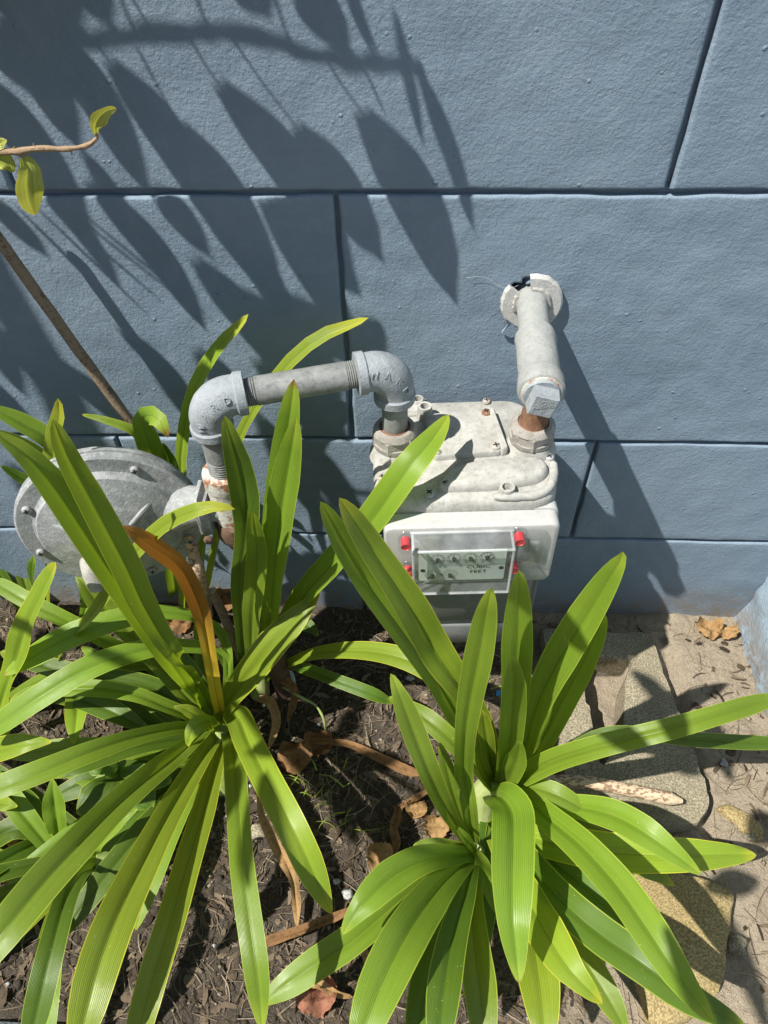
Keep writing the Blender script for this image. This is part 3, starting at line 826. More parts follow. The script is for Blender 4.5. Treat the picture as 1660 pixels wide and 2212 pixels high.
# ------------------------------------------------------------------ left pipe run with two elbows
pl = empty('outlet_pipe', (-.025, -.137, .60), 'galvanised pipe run with two elbows joining regulator and meter', 'gas pipe')
PZ = .703
nutL = ml(-.0865, 0, TOP + .03)
RC = V((nutL.x, nutL.y, PZ)); LC = V((-.2315, -.193, PZ - .001))
dirP = (LC - RC).normalized()
tube('nipple', [V((nutL.x, nutL.y, z)) for z in (.608, .63, .65, .668)], .0158, M_GALV, pl, 28)
def elbow(c, d_in, name, parent):
    """quarter bend between straight down and horizontal direction d_in, with banded ends"""
    dn = V((0, 0, -1)); R_ = .030
    cc = c + dn * R_ + d_in * R_
    pts, rad = [], []
    ends = .016
    pts += [c + dn * (R_ + ends), c + dn * (R_ + ends - .0005), c + dn * (R_ + ends - .010), c + dn * (R_ + ends - .012)]; rad += [.0195, .0248, .0250, .0228]
    for k in range(13):
        a = math.pi / 2 * k / 12
        pts.append(cc - d_in * R_ * math.cos(a) - dn * R_ * math.sin(a)); rad.append(.0228 + .0012 * math.sin(a * 2))
    pts += [c + d_in * (R_ + .003), c + d_in * (R_ + .005), c + d_in * (R_ + .0145), c + d_in * (R_ + .015)]; rad += [.0228, .0250, .0248, .0195]
    # keep the path inside the corner
    o = tube(name, pts, rad, M_ELBOW, parent, 36, jitter=.0005, sharp=38)
    return o, cc, R_
e1, cc1, er = elbow(RC, dirP, 'elbow', pl)
e2, cc2, _ = elbow(LC, -dirP, 'elbow', pl)
pa, pb = RC + dirP * .030, LC - dirP * .030
L0 = (pb - pa).length
pts, rad = [], []
def thread(a, b, n, r):
    for k in range(n * 2 + 1):
        pts.append(a.lerp(b, k / (n * 2))); rad.append(r + (.0007 if k % 2 else -.0006))
u_ = (pb - pa).normalized()
thread(pa + u_ * .004, pa + u_ * .026, 9, .0158)
pts += [pa + u_ * .0265, pb - u_ * .0265]; rad += [.0166, .0166]
thread(pb - u_ * .026, pb - u_ * .004, 9, .0158)
tube('pipe', pts, rad, M_GALV, pl, 30, sharp=25)
TT = V((LC.x - .002, LC.y, .585))
pts, rad = [], []
pts += [V((LC.x, LC.y, .668)), V((LC.x - .001, LC.y, .615))]; rad += [.0166, .0166]
thread(V((LC.x - .001, LC.y, .613)), V((LC.x - .0015, LC.y, .590)), 6, .0160)
tube('nipple', pts, rad, M_GALV, pl, 28, sharp=25)
def elbow_text(s, c, cc, d_in, parent, a0, da, side, roll=0.0, size=.0115):
    """raised letters round the bend; a: angle along bend, side: direction out of the bend plane"""
    dn = V((0, 0, -1))
    for i, ch in enumerate(s):
        a = a0 + da * i
        core = cc - d_in * er * math.cos(a) - dn * er * math.sin(a)
        tan = (d_in * math.sin(a) - dn * math.cos(a)).normalized()
        outw = (core - cc).normalized()
        nrm = (side * .9 + outw * .42).normalized()
        text_obj('raised_letter', ch, size, M_ELBOW, parent, facing(core + nrm * .0234, tan * (1 if da > 0 else -1), nrm), .0009)
sd = dirP.cross(V((0, 0, 1))).normalized()
if sd.y > 0: sd = -sd
elbow_text('WARD', RC, cc1, dirP, e1, math.radians(88), -math.radians(24), sd)
elbow_text('WARD', LC, cc2, -dirP, e2, math.radians(10), math.radians(24), sd)

# ------------------------------------------------------------------ regulator
reg = empty('gas_regulator', (-.40, -.2, .40), 'grey round gas regulator with screwed disc housing behind green leaves', 'regulator')
ra = V((.26, -1, .04)).normalized()
rc = V((-.398, -.196, .495))
disc = lathe('diaphragm_case', rc - ra * .016, ra, [(0, .060), (.002, .112), (.004, .1165), (.0105, .1175), (.0115, .1145), (.0130, .1145), (.0140, .1180), (.0225, .1175), (.0245, .1150), (.0250, .096), (.0275, .0925), (.0330, .0900), (.0385, .0700), (.045, .048), (.050, .034), (.052, .015)], M_REG, reg, 64, 30, jitter=.0009)
rx, ry, _ = frame_of(ra)
for k in range(8):
    a = 2 * math.pi * k / 8 + .25
    p = rc - ra * .016 + ra * .0236 + (rx * math.cos(a) + ry * math.sin(a)) * .1040
    lathe('screw_pad', p - ra * .006, ra, [(0, .0105), (.0062, .0100), (.0068, .009)], M_REG, disc, 16)
    screw(p.x + ra.x * .0015, p.y + ra.y * .0015, p.z + ra.z * .0015, .0058, M_SCREWG, disc, axis=ra, M=1)
for k in range(3):
    a = 2 * math.pi * k / 3 + .6
    d = rx * math.cos(a) + ry * math.sin(a)
    tube('rib', [rc + ra * .012 + d * .085, rc + ra * .024 + d * .06, rc + ra * .034 + d * .035], [.003, .004, .003], M_REG, disc, 8)
bk = lathe('back_case', rc - ra * .017, -ra, [(0, .112), (.004, .111), (.010, .090), (.022, .062), (.034, .048), (.038, .040)], M_REG, reg, 48, 30)
# spring tower behind, neck to the valve body
tvx = TT
neck = tube('neck', [rc - ra * .012 + V((.085, .01, .0)), V((-.285, -.190, .522)), V((-.262, -.190, .525)), V((-.245, -.19, .525))], [.030, .026, .023, .024], M_REG, reg, 24, jitter=.001)
bmf = bmesh.new(); bmesh.ops.create_cube(bmf, size=1)
for v in bmf.verts: v.co = V((-.2665 + v.co.x * .016, -.197 + v.co.y * .058, .525 + v.co.z * .075))
bmesh.ops.bevel(bmf, geom=list(bmf.edges), offset=.008, segments=3, affect='EDGES')
fl_ = bm_obj('neck_flange', bmf, M_REG, reg, True, autosmooth=50)
for z in (.498,): screw(-.262, -.2275, z, .0065, M_RUSTD, fl_, axis=V((0, -1, .1)), M=1)
val = tube('valve_body', [V((TT.x, TT.y, z)) for z in (.590, .5895, .580, .572, .566, .560, .535, .515, .500, .490)],
           [.0175, .0255, .0262, .0262, .0245, .0235, .0240, .0250, .0235, .022], M_RUSTP, reg, 32, jitter=.0013, sharp=50)
tube('lower_body', [V((TT.x + .002, TT.y, z)) for z in (.512, .505, .492, .475, .465, .455)], [.020, .0275, .0285, .0280, .0235, .0195], M_RUSTD, reg, 28, jitter=.003)
tube('riser', [V((TT.x + .004, TT.y + .004, z)) for z in (.46, .30, .15, -.03)], [.0170, .0168, .0166, .0166], M_RUSTD, reg, 24, jitter=.001)
sp = U(205, 1238, -.235)
ven = tube('vent_spout', [sp + V((.002, .03, .045)), sp + V((.001, .004, .015)), sp, sp + V((.004, -.006, -.020)), sp + V((.004, -.0062, -.0205)), sp + V((.003, -.002, -.006))],
     [.017, .0165, .0165, .0165, .013, .0128], M_COVER, reg, 26)
# ------------------------------------------------------------------ leaves
def ribbon(name, P, Wd, mat, parent, fold=.34, roll=0.0, tip=2.4, n=30, m=12, wave=.12, flat_up=.45, pointy=2.5, curl=0.0, seed=None):
    """strap leaf: P control points (world), Wd widths in metres"""
    seed = random.random() * 50 if seed is None else seed
    k = len(P)
    raw = [crom(P, (k - 1) * i / 199) for i in range(200)]
    wr = []
    for i in range(200):
        t = (k - 1) * i / 199; j = min(int(t), k - 2); wr.append(Wd[j] + (Wd[j + 1] - Wd[j]) * (t - j))
    acc = [0]
    for i in range(1, 200): acc.append(acc[-1] + (raw[i] - raw[i - 1]).length)
    Ltot = acc[-1]; wmax = max(Wd)
    tl = min(tip * wmax, Ltot * .6) / Ltot
    vs, uv, fs = [], [], []
    j = 0
    for i in range(n + 1):
        s = i / n
        s = s if s < .75 else .75 + (1 - (1 - (s - .75) / .25) ** 1.5) * .25   # more rings towards the tip
        while j < 198 and acc[j + 1] < s * Ltot: j += 1
        f = 0 if acc[j + 1] == acc[j] else (s * Ltot - acc[j]) / (acc[j + 1] - acc[j])
        f = max(0, min(1, f))
        p = raw[j].lerp(raw[j + 1], f); w = wr[j] + (wr[j + 1] - wr[j]) * f
        a, b = max(0, j - 4), min(199, j + 5)
        t = (raw[b] - raw[a]).normalized()
        if s > 1 - tl:
            q = (s - (1 - tl)) / tl
            w = max(wmax * .0, w) ; w = (w * (1 - q) + max(w, wmax * .8) * q) * max(0, 1 - q ** pointy) ** .7 if q > 0 else w
        toC = (CAM - p).normalized()
        nn = (toC * (1 - flat_up) + V((0, 0, 1)) * flat_up)
        nn = (nn - t * nn.dot(t)).normalized()
        x = t.cross(nn).normalized()
        an = roll + wave * 2.2 * mnoise.noise(V((seed, s * 3.1, 0)))
        x, nn = x * math.cos(an) + nn * math.sin(an), nn * math.cos(an) - x * math.sin(an)
        for c in range(m + 1):
            u = 2 * c / m - 1; u = math.copysign(abs(u) ** 1.35, u)
            rise = .75 * fold * (math.sqrt(u * u + .008) - .09) * (1.35 - .6 * s) - curl * u * u
            rise -= .42 * fold * math.exp(-(u / .17) ** 2) * (1.2 - .7 * s) + .22 * fold * max(0, abs(u) - .55)
            ripple = wave * .5 * (abs(u) ** 1.5) * mnoise.noise(V((seed + 9 * (u > 0), s * 7, 3)))
            vs.append(p + x * (u * w * .5) + nn * (w * .5 * (rise + ripple)))
            uv.append((.5 + .5 * u, s))
    for i in range(n):
        for c in range(m):
            a = i * (m + 1) + c; fs.append((a, a + 1, a + m + 2, a + m + 1))
    return mesh_obj(name, vs, fs, mat, parent, True, uv)
def leaf(parent, zm, ctrl, mat=None, label=None, name='leaf', **kw):
    P, Wd = [], []
    for (x, y, d, w) in ctrl:
        p = U(*conv(zm, x, y), d)
        P.append(p); Wd.append(w * ZM[zm][2] / FPX * (p - CAM).dot(FW))
    o = ribbon(name, P, Wd, mat or M_LEAF, parent, **kw)
    if label: o['label'] = label
    return o
def plant(name, px, label, group='strap-leaved plants in the bed'):
    p = U(px[0], px[1], 0.0)
    return empty(name, (p.x, p.y, 0), label, 'plant', group)
def stem(parent, pts, rad, mat=None, name='stem'):
    P = [U(x, y, d) for (x, y, d) in pts]
    n = 12; sp_ = smooth_path(P, n)
    rr = [rad[0] + (rad[-1] - rad[0]) * i / (n - 1) for i in range(n)] if len(rad) == 2 else [crom([V((r, 0, 0)) for r in rad], (len(rad) - 1) * i / (n - 1)).x for i in range(n)]
    return tube(name, sp_, rr, mat or M_STEM, parent, 18, jitter=.001)

# ---- big left plant
PL_ = plant('agapanthus', (478, 1655), 'large strap-leaved plant at left fanning over the soil below the regulator')
stem(PL_, [(478, 1700, 0.0), (476, 1640, .05), (480, 1575, .10)], [.022, .020, .012])
for mat, kw, c in [
    (M_LEAF, {}, [(1000, 700, .08, 40), (1010, 520, .15, 42), (990, 385, .19, 45), (900, 312, .23, 48), (780, 280, .26, 60), (600, 290, .28, 90), (350, 365, .28, 115), (150, 470, .25, 105), (15, 553, .22, 70)]),
    (M_LEAF, {}, [(1000, 730, .08, 40), (1020, 600, .12, 42), (1000, 490, .16, 45), (930, 440, .19, 50), (800, 425, .22, 65), (650, 440, .25, 90), (420, 510, .27, 110), (200, 635, .26, 115), (0, 770, .23, 110), (-120, 850, .2, 70)]),
    (M_LEAF, dict(fold=.6), [(930, 790, .08, 50), (850, 740, .12, 55), (730, 690, .16, 60), (600, 640, .19, 65), (450, 615, .2, 75), (300, 615, .2, 75), (150, 630, .18, 65), (40, 668, .16, 45)]),
    (M_LEAFY, dict(wave=.25), [(985, 780, .08, 50), (985, 720, .11, 80), (1030, 640, .16, 105), (1110, 540, .22, 130), (1200, 430, .27, 150), (1310, 310, .31, 140), (1390, 215, .33, 100), (1418, 192, .335, 60)]),
    (M_LEAFY, {}, [(1000, 790, .08, 60), (1050, 740, .14, 110), (1100, 850, .2, 125), (1180, 1010, .24, 130), (1280, 1200, .25, 135), (1360, 1370, .23, 135), (1430, 1530, .19, 115), (1470, 1612, .17, 70)]),
    (M_LEAF, dict(roll=-.15), [(1005, 800, .08, 50), (1030, 860, .15, 85), (1045, 1000, .22, 100), (1060, 1200, .27, 108), (1075, 1400, .3, 112), (1100, 1600, .3, 115), (1135, 1850, .29, 115), (1155, 2060, .26, 100), (1160, 2130, .25, 80)]),
    (M_LEAF, {}, [(940, 790, .09, 50), (790, 790, .15, 60), (600, 830, .21, 75), (400, 895, .25, 95), (200, 975, .27, 110), (0, 1050, .27, 115), (-150, 1110, .25, 80)]),
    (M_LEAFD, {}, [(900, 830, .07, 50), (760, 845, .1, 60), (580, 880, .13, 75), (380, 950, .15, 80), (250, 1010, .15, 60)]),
    (M_LEAFY, {}, [(940, 800, .1, 30), (880, 740, .14, 60), (820, 705, .16, 60), (768, 693, .17, 35)]),
    (M_LEAFY, {}, [(950, 790, .1, 40), (925, 760, .15, 60), (880, 770, .17, 90), (845, 815, .165, 85), (830, 872, .15, 40)]),
    (M_LEAF, {}, [(930, 760, .08, 50), (800, 620, .14, 70), (680, 480, .18, 80), (560, 350, .22, 95), (440, 240, .26, 105), (370, 150, .29, 85), (332, 105, .3, 50)]),
    (M_LEAF, {}, [(700, 500, .1, 50), (500, 420, .17, 60), (330, 330, .22, 70), (150, 240, .25, 75), (0, 155, .26, 75), (-60, 120, .26, 50)]),
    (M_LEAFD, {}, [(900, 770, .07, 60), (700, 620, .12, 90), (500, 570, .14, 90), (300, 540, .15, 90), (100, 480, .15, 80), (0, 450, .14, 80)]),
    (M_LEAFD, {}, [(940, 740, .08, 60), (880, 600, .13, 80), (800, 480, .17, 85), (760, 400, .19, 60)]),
]: leaf(PL_, 'z4', c, mat, **kw)
leaf(PL_, 'z4', [(985, 760, .06, 40), (960, 650, -.285, 55), (935, 500, -.275, 60), (905, 330, -.27, 75), (870, 220, -.27, 85), (800, 80, -.275, 82), (700, 0, -.285, 92), (600, -70, -.295, 90), (540, -110, -.295, 70)], M_DYING, 'dying orange and yellow leaf', fold=.3, wave=.15)
for mat, kw, c in [
    (M_LEAF, {}, [(950, 1730, .08, 50), (870, 1590, .17, 60), (790, 1480, -.335, 75), (710, 1370, -.335, 100), (630, 1230, -.335, 122), (568, 1090, -.335, 132), (492, 940, -.335, 134), (396, 760, -.335, 124), (335, 650, -.337, 108), (290, 560, -.34, 92), (255, 470, -.34, 74), (236, 415, -.34, 60)]),
    (M_LEAF, {}, [(900, 1690, .08, 60), (760, 1500, -.32, 80), (650, 1330, -.325, 110), (540, 1170, -.33, 118), (440, 1020, -.33, 125), (330, 850, -.33, 132), (220, 690, -.33, 128), (110, 570, -.33, 105), (0, 490, -.33, 85), (-30, 465, -.33, 60)]),
]: leaf(PL_, 'z3', c, mat, **kw)
for mat, kw, c in [
    (M_LEAFY, {}, [(980, -40, .09, 60), (955, 60, .14, 80), (905, 260, .2, 105), (835, 490, .25, 120), (765, 730, .28, 128), (690, 960, .29, 130), (620, 1213, .28, 130), (570, 1400, .25, 100)]),
    (M_LEAFY, dict(fold=.42), [(960, -60, .09, 60), (880, 60, .16, 90), (750, 280, .24, 120), (630, 510, .3, 155), (510, 760, .34, 180), (430, 980, .35, 190), (370, 1213, .34, 190), (320, 1400, .32, 150)]),
    (M_LEAF, dict(fold=.42), [(930, -110, .09, 60), (800, 10, .17, 90), (650, 130, .24, 115), (500, 265, .29, 135), (350, 420, .33, 155), (200, 580, .35, 170), (60, 750, .36, 175), (-80, 930, .35, 170), (-200, 1100, .33, 120)]),
]: leaf(PL_, 'z6', c, mat, **kw)

# ---- plant at the far left edge
PF = plant('agapanthus', (-40, 1640), 'strap-leaved plant cut by the left edge below the regulator')
for c in [[(-20, 760, .08, 60), (20, 620, -.27, 90), (70, 470, -.27, 115), (120, 320, -.27, 125), (180, 190, -.275, 120), (230, 90, -.28, 90), (247, 52, -.28, 50)],
          [(-100, 900, .12, 90), (0, 885, .16, 115), (100, 860, .18, 110), (190, 850, .18, 80), (228, 852, .18, 40)],
          [(340, 560, .05, 60), (345, 650, .08, 100), (335, 760, .1, 105), (325, 860, .1, 90)]]:
    leaf(PF, 'z4', c, M_LEAFY)
for mat, c in [(M_LEAF, [(260, 390, .05, 60), (245, 290, .1, 100), (235, 200, .14, 105), (232, 125, .16, 60)]),
          (M_LEAFD, [(-60, 420, .05, 80), (60, 350, .07, 110), (180, 390, .06, 60)]),
          (M_LEAFY, [(-60, 230, .1, 60), (30, 240, .12, 70), (78, 250, .12, 40)]),
          (M_LEAFD, [(190, 370, .05, 80), (120, 250, .08, 110), (40, 190, .1, 100), (-60, 150, .1, 80)])]:
    leaf(PF, 'z6', c, mat)
# ---- low plant at bottom left
PT = plant('agapanthus', (250, 1880), 'low dark-leaved plant with pale neck at the bottom left')
stem(PT, [(275, 1890, .01), (240, 1868, .04), (200, 1862, .06)], [.020, .019, .014])
for mat, c in [(M_LEAFD, [(480, 520, .04, 80), (420, 520, .07, 85), (360, 545, .12, 95), (300, 640, .18, 100), (250, 800, .21, 112), (200, 1000, .21, 125), (150, 1213, .19, 125), (110, 1380, .17, 90)]),
               (M_LEAFY, [(470, 500, .04, 60), (360, 540, .09, 50), (250, 640, .12, 60), (120, 760, .14, 70), (0, 870, .15, 80), (-100, 960, .14, 60)]),
               (M_LEAF, [(480, 500, .04, 60), (420, 440, .08, 60), (520, 320, .12, 70), (610, 260, .13, 50)]),
               (M_STEM, [(500, 500, .04, 40), (420, 455, .06, 50), (350, 430, .08, 30)])]:
    leaf(PT, 'z6', c, mat)
# ---- middle plant between regulator and meter
PM = plant('agapanthus', (560, 1470), 'upright strap-leaved plant between the regulator and the meter')
stem(PM, [(562, 1500, 0), (562, 1440, .06), (566, 1400, .1)], [.018, .016, .01])
for mat, c in [
    (M_LEAF, [(1150, 1560, .03, 50), (1180, 1290, -.20, 80), (1200, 1080, -.205, 95), (1215, 900, -.21, 110), (1235, 720, -.21, 120), (1262, 540, -.212, 118), (1285, 380, -.215, 100), (1300, 270, -.215, 75), (1302, 238, -.215, 45)]),
    (M_LEAF, [(1170, 1560, .04, 50), (1195, 1310, -.215, 80), (1205, 1150, -.22, 100), (1220, 1000, -.225, 125), (1240, 840, -.225, 140), (1265, 690, -.23, 138), (1290, 550, -.23, 105), (1308, 440, -.23, 70), (1312, 408, -.23, 40)]),
    (M_LEAF, [(1110, 1560, .04, 50), (1115, 1300, -.23, 85), (1130, 1150, -.235, 98), (1138, 1020, -.24, 95), (1125, 900, -.245, 75), (1117, 825, -.25, 40)]),
    (M_LEAFD, [(1090, 1560, .03, 50), (1065, 1250, -.225, 70), (1060, 1120, -.225, 75), (1085, 950, -.23, 95), (1090, 800, -.235, 130), (1060, 640, -.235, 125), (1020, 500, -.235, 90), (995, 400, -.235, 40)]),
]: leaf(PM, 'z3', c, mat)
leaf(PM, 'D', [(575, 1450, .05, 40), (640, 1310, -.19, 50), (720, 1215, -.21, 62), (795, 1133, -.23, 70), (880, 1015, .625, 68), (935, 948, .64, 56), (970, 895, .64, 26)])
for mat, c in [(M_LEAFD, [(1230, 300, .1, 40), (1300, 310, .14, 70), (1370, 340, .15, 80), (1412, 380, .14, 40)]), (M_LEAF, [(1130, 400, .08, 40), (1180, 330, .14, 70), (1205, 300, .15, 40)])]:
    leaf(PM, 'z4', c, mat)
for mat, c in [(M_LEAFY, [(-170, 440, .08, 30), (-60, 395, .16, 45), (50, 378, .21, 60), (170, 380, .24, 75), (290, 405, .26, 85), (400, 455, .26, 88), (510, 525, .24, 75), (605, 595, .22, 30)]),
               (M_LEAFD, [(-150, 420, .06, 30), (-60, 450, .12, 45), (60, 495, .14, 50), (180, 540, .14, 50), (260, 575, .12, 40)])]:
    leaf(PM, 'z5', c, mat)
# ---- plant behind the regulator, against the wall
PK = plant('agapanthus', (400, 1345), 'strap-leaved plant rising behind the regulator against the wall, one leaf curled over')
for mat, kw, c in [
    (M_LEAFY, {}, [(810, 1250, .02, 40), (810, 800, -.1, 45), (800, 620, -.09, 50), (815, 470, -.08, 58), (850, 310, -.07, 62), (910, 180, -.06, 66), (990, 70, -.06, 60), (1060, 0, -.06, 45), (1100, -50, -.06, 20)]),
    (M_LEAFY, {}, [(900, 1250, .02, 40), (1020, 640, -.1, 45), (1060, 500, -.1, 50), (1120, 380, -.1, 55), (1210, 250, -.09, 62), (1320, 125, -.08, 68), (1440, 40, -.075, 64), (1560, -5, -.07, 40), (1632, -33, -.07, 15)]),
    (M_LEAF, dict(flat_up=.0, fold=.2, wave=.0), [(780, 1200, .02, 60), (720, 760, -.12, 100), (690, 620, -.12, 110), (650, 500, -.125, 105), (628, 425, -.13, 85), (665, 398, -.155, 90), (715, 430, -.175, 95), (745, 500, -.18, 40)]),
    (M_LEAFD, {}, [(790, 720, -.11, 60), (750, 600, -.11, 60), (720, 520, -.11, 30)]),
    (M_LEAFY, {}, [(660, 560, -.1, 40), (590, 470, -.1, 42), (480, 425, -.1, 35), (362, 395, -.1, 15)]),
    (M_LEAFY, {}, [(620, 760, -.1, 70), (580, 650, -.1, 90), (520, 595, -.11, 90), (470, 605, -.12, 50)]),
    (M_LEAF, {}, [(880, 1350, .03, 40), (890, 1000, -.15, 50), (900, 880, -.15, 50)]),
]: leaf(PK, 'z3', c, mat, **kw)
PK2 = plant('agapanthus', (120, 1345), 'strap-leaved plant in shade left of the regulator by the wall')
for mat, c in [
    (M_LEAFY, [(215, 1250, .02, 60), (215, 760, -.14, 70), (225, 620, -.14, 85), (245, 480, -.145, 92), (262, 390, -.15, 80), (256, 322, -.15, 35)]),
    (M_LEAF, [(420, 760, -.1, 60), (350, 640, -.1, 80), (230, 515, -.1, 90), (110, 440, -.1, 92), (0, 385, -.1, 80), (-80, 350, -.1, 50)]),
    (M_LEAFD, [(300, 760, -.09, 60), (260, 680, -.09, 70), (180, 590, -.09, 80), (80, 520, -.09, 70), (-20, 465, -.09, 60)]),
    (M_LEAFD, [(200, 730, -.1, 50), (100, 680, -.1, 50), (0, 620, -.1, 40)]),
    (M_LEAFY, [(200, 1560, .05, 50), (300, 1400, -.22, 60), (400, 1290, -.25, 64), (480, 1180, -.26, 70), (600, 1010, -.27, 75), (720, 890, -.275, 78), (850, 825, -.28, 72), (960, 802, -.28, 45), (1042, 815, -.275, 18)]),
    (M_LEAFD, [(180, 1300, .03, 40), (140, 1120, -.12, 45), (150, 1020, -.12, 40)]),
]: leaf(PK2, 'z3', c, mat)

# ---- big right plant
PR = plant('agapanthus', (1045, 1750), 'large strap-leaved plant at lower right standing in front of the meter')
stem(PR, [(1045, 1790, 0.0), (1040, 1740, .04), (1052, 1705, .09), (1068, 1680, .13)], [.020, .026, .020, .012])
for mat, kw, c in [
    (M_LEAF, {}, [(660, 890, .12, 50), (680, 800, -.375, 65), (700, 650, -.375, 90), (714, 500, -.375, 110), (720, 350, -.375, 118), (725, 220, -.375, 100), (727, 120, -.375, 60), (726, 75, -.375, 30)]),
    (M_LEAF, dict(fold=.42), [(690, 880, .12, 50), (745, 760, -.37, 60), (775, 640, -.365, 80), (820, 520, -.36, 110), (890, 390, -.355, 130), (970, 260, -.35, 130), (1050, 130, -.35, 105), (1105, 40, -.35, 60), (1117, 5, -.35, 30)]),
    (M_LEAF, {}, [(700, 870, .1, 50), (780, 770, -.34, 75), (830, 680, -.335, 95), (885, 570, -.33, 110), (950, 450, -.325, 105), (1005, 340, -.32, 80), (1040, 260, -.32, 45), (1046, 238, -.32, 20)]),
    (M_LEAF, {}, [(665, 880, .12, 60), (690, 750, -.395, 85), (702, 620, -.395, 102), (707, 500, -.395, 92), (700, 395, -.395, 40)]),
    (M_LEAF, {}, [(660, 890, .12, 60), (695, 840, -.405, 80), (720, 780, -.405, 85), (731, 715, -.405, 40)]),
    (M_LEAF, dict(fold=.5), [(680, 890, .12, 60), (770, 835, .2, 80), (860, 790, .25, 88), (1000, 745, .3, 86), (1150, 705, .33, 82), (1300, 668, .35, 80), (1450, 625, .36, 76), (1600, 580, .35, 72), (1720, 545, .34, 50)]),
    (M_LEAFD, dict(fold=.5), [(700, 880, .1, 50), (900, 760, .16, 50), (1050, 690, .2, 50), (1200, 690, .22, 55), (1400, 712, .22, 58), (1600, 722, .2, 55), (1750, 722, .19, 40)]),
    (M_LEAF, {}, [(630, 890, .12, 40), (560, 800, .18, 60), (470, 710, .22, 78), (380, 630, .23, 75), (290, 575, .22, 45), (240, 550, .2, 20)]),
    (M_LEAF, dict(wave=.4), [(640, 890, .12, 30), (700, 865, .16, 40), (760, 850, .17, 30), (782, 825, .17, 14)]),
    (M_LEAFY, {}, [(640, 900, .1, 40), (620, 800, -.38, 50), (605, 700, -.37, 60), (590, 600, -.36, 50)]),
    (M_LEAFY, {}, [(640, 900, .1, 40), (600, 830, .17, 45), (565, 730, .22, 55), (545, 640, .24, 40)]),
]: leaf(PR, 'z5', c, mat, **kw)
leaf(PR, 'D', [(1068, 1690, .12, 35), (1050, 1580, -.36, 42), (1005, 1500, -.35, 58), (970, 1450, -.345, 70), (938, 1402, -.335, 78), (892, 1321, -.33, 80), (848, 1252, -.325, 72), (805, 1188, -.32, 64), (765, 1125, -.32, 52), (733, 1075, -.32, 40)], M_LEAFY)
leaf(PR, 'D', [(1060, 1690, .12, 35), (1010, 1590, -.34, 45), (950, 1480, -.33, 55), (885, 1385, -.32, 60), (838, 1320, -.315, 62), (788, 1250, -.31, 62), (745, 1180, -.31, 56), (718, 1130, -.31, 46), (692, 1083, -.31, 34)])
for mat, kw, c in [
    (M_LEAF, dict(fold=.42), [(620, 165, .13, 60), (660, 175, .2, 130), (700, 230, .24, 158), (705, 330, .27, 162), (702, 480, .29, 160), (705, 640, .29, 145), (718, 780, .27, 100), (728, 875, .26, 45)]),
    (M_LEAF, dict(fold=.5), [(680, 160, .12, 60), (760, 195, .17, 85), (860, 275, .22, 105), (970, 370, .26, 122), (1100, 515, .29, 138), (1215, 680, .31, 142), (1320, 840, .31, 125), (1400, 950, .3, 90), (1455, 1022, .29, 40)]),
    (M_LEAF, dict(fold=.5), [(700, 150, .12, 50), (830, 200, .17, 70), (960, 215, .2, 90), (1080, 245, .23, 115), (1200, 310, .25, 118), (1310, 390, .25, 95), (1410, 467, .24, 40)]),
    (M_LEAFY, {}, [(640, 300, .08, 80), (780, 330, .12, 120), (920, 360, .15, 135), (1080, 385, .17, 140), (1250, 395, .18, 130), (1400, 395, .18, 118), (1530, 392, .17, 85), (1617, 393, .16, 40)]),
    (M_LEAF, dict(fold=.45), [(660, 150, .13, 40), (750, 135, .18, 65), (850, 160, .2, 85), (940, 205, .2, 80), (1007, 253, .19, 35)]),
    (M_LEAF, {}, [(650, 165, .13, 25), (760, 165, .16, 35), (880, 210, .17, 30)]),
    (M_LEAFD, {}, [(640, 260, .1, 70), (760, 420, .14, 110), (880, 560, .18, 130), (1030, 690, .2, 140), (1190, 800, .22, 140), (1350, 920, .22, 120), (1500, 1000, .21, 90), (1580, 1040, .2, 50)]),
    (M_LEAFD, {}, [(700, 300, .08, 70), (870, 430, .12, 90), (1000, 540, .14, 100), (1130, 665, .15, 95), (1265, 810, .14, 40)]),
    (M_LEAFY, {}, [(640, 330, .1, 70), (740, 520, .16, 120), (820, 670, .2, 150), (900, 800, .22, 150), (980, 890, .22, 110), (1040, 950, .21, 45)]),
    (M_LEAFY, {}, [(660, 400, .06, 80), (760, 650, .12, 140), (800, 850, .16, 170), (820, 1026, .17, 170), (830, 1150, .16, 120)]),
    (M_LEAF, {}, [(680, 380, .06, 60), (850, 620, .1, 95), (980, 800, .12, 110), (1080, 960, .12, 110), (1140, 1080, .11, 80)]),
]: leaf(PR, 'z7', c, mat, **kw)
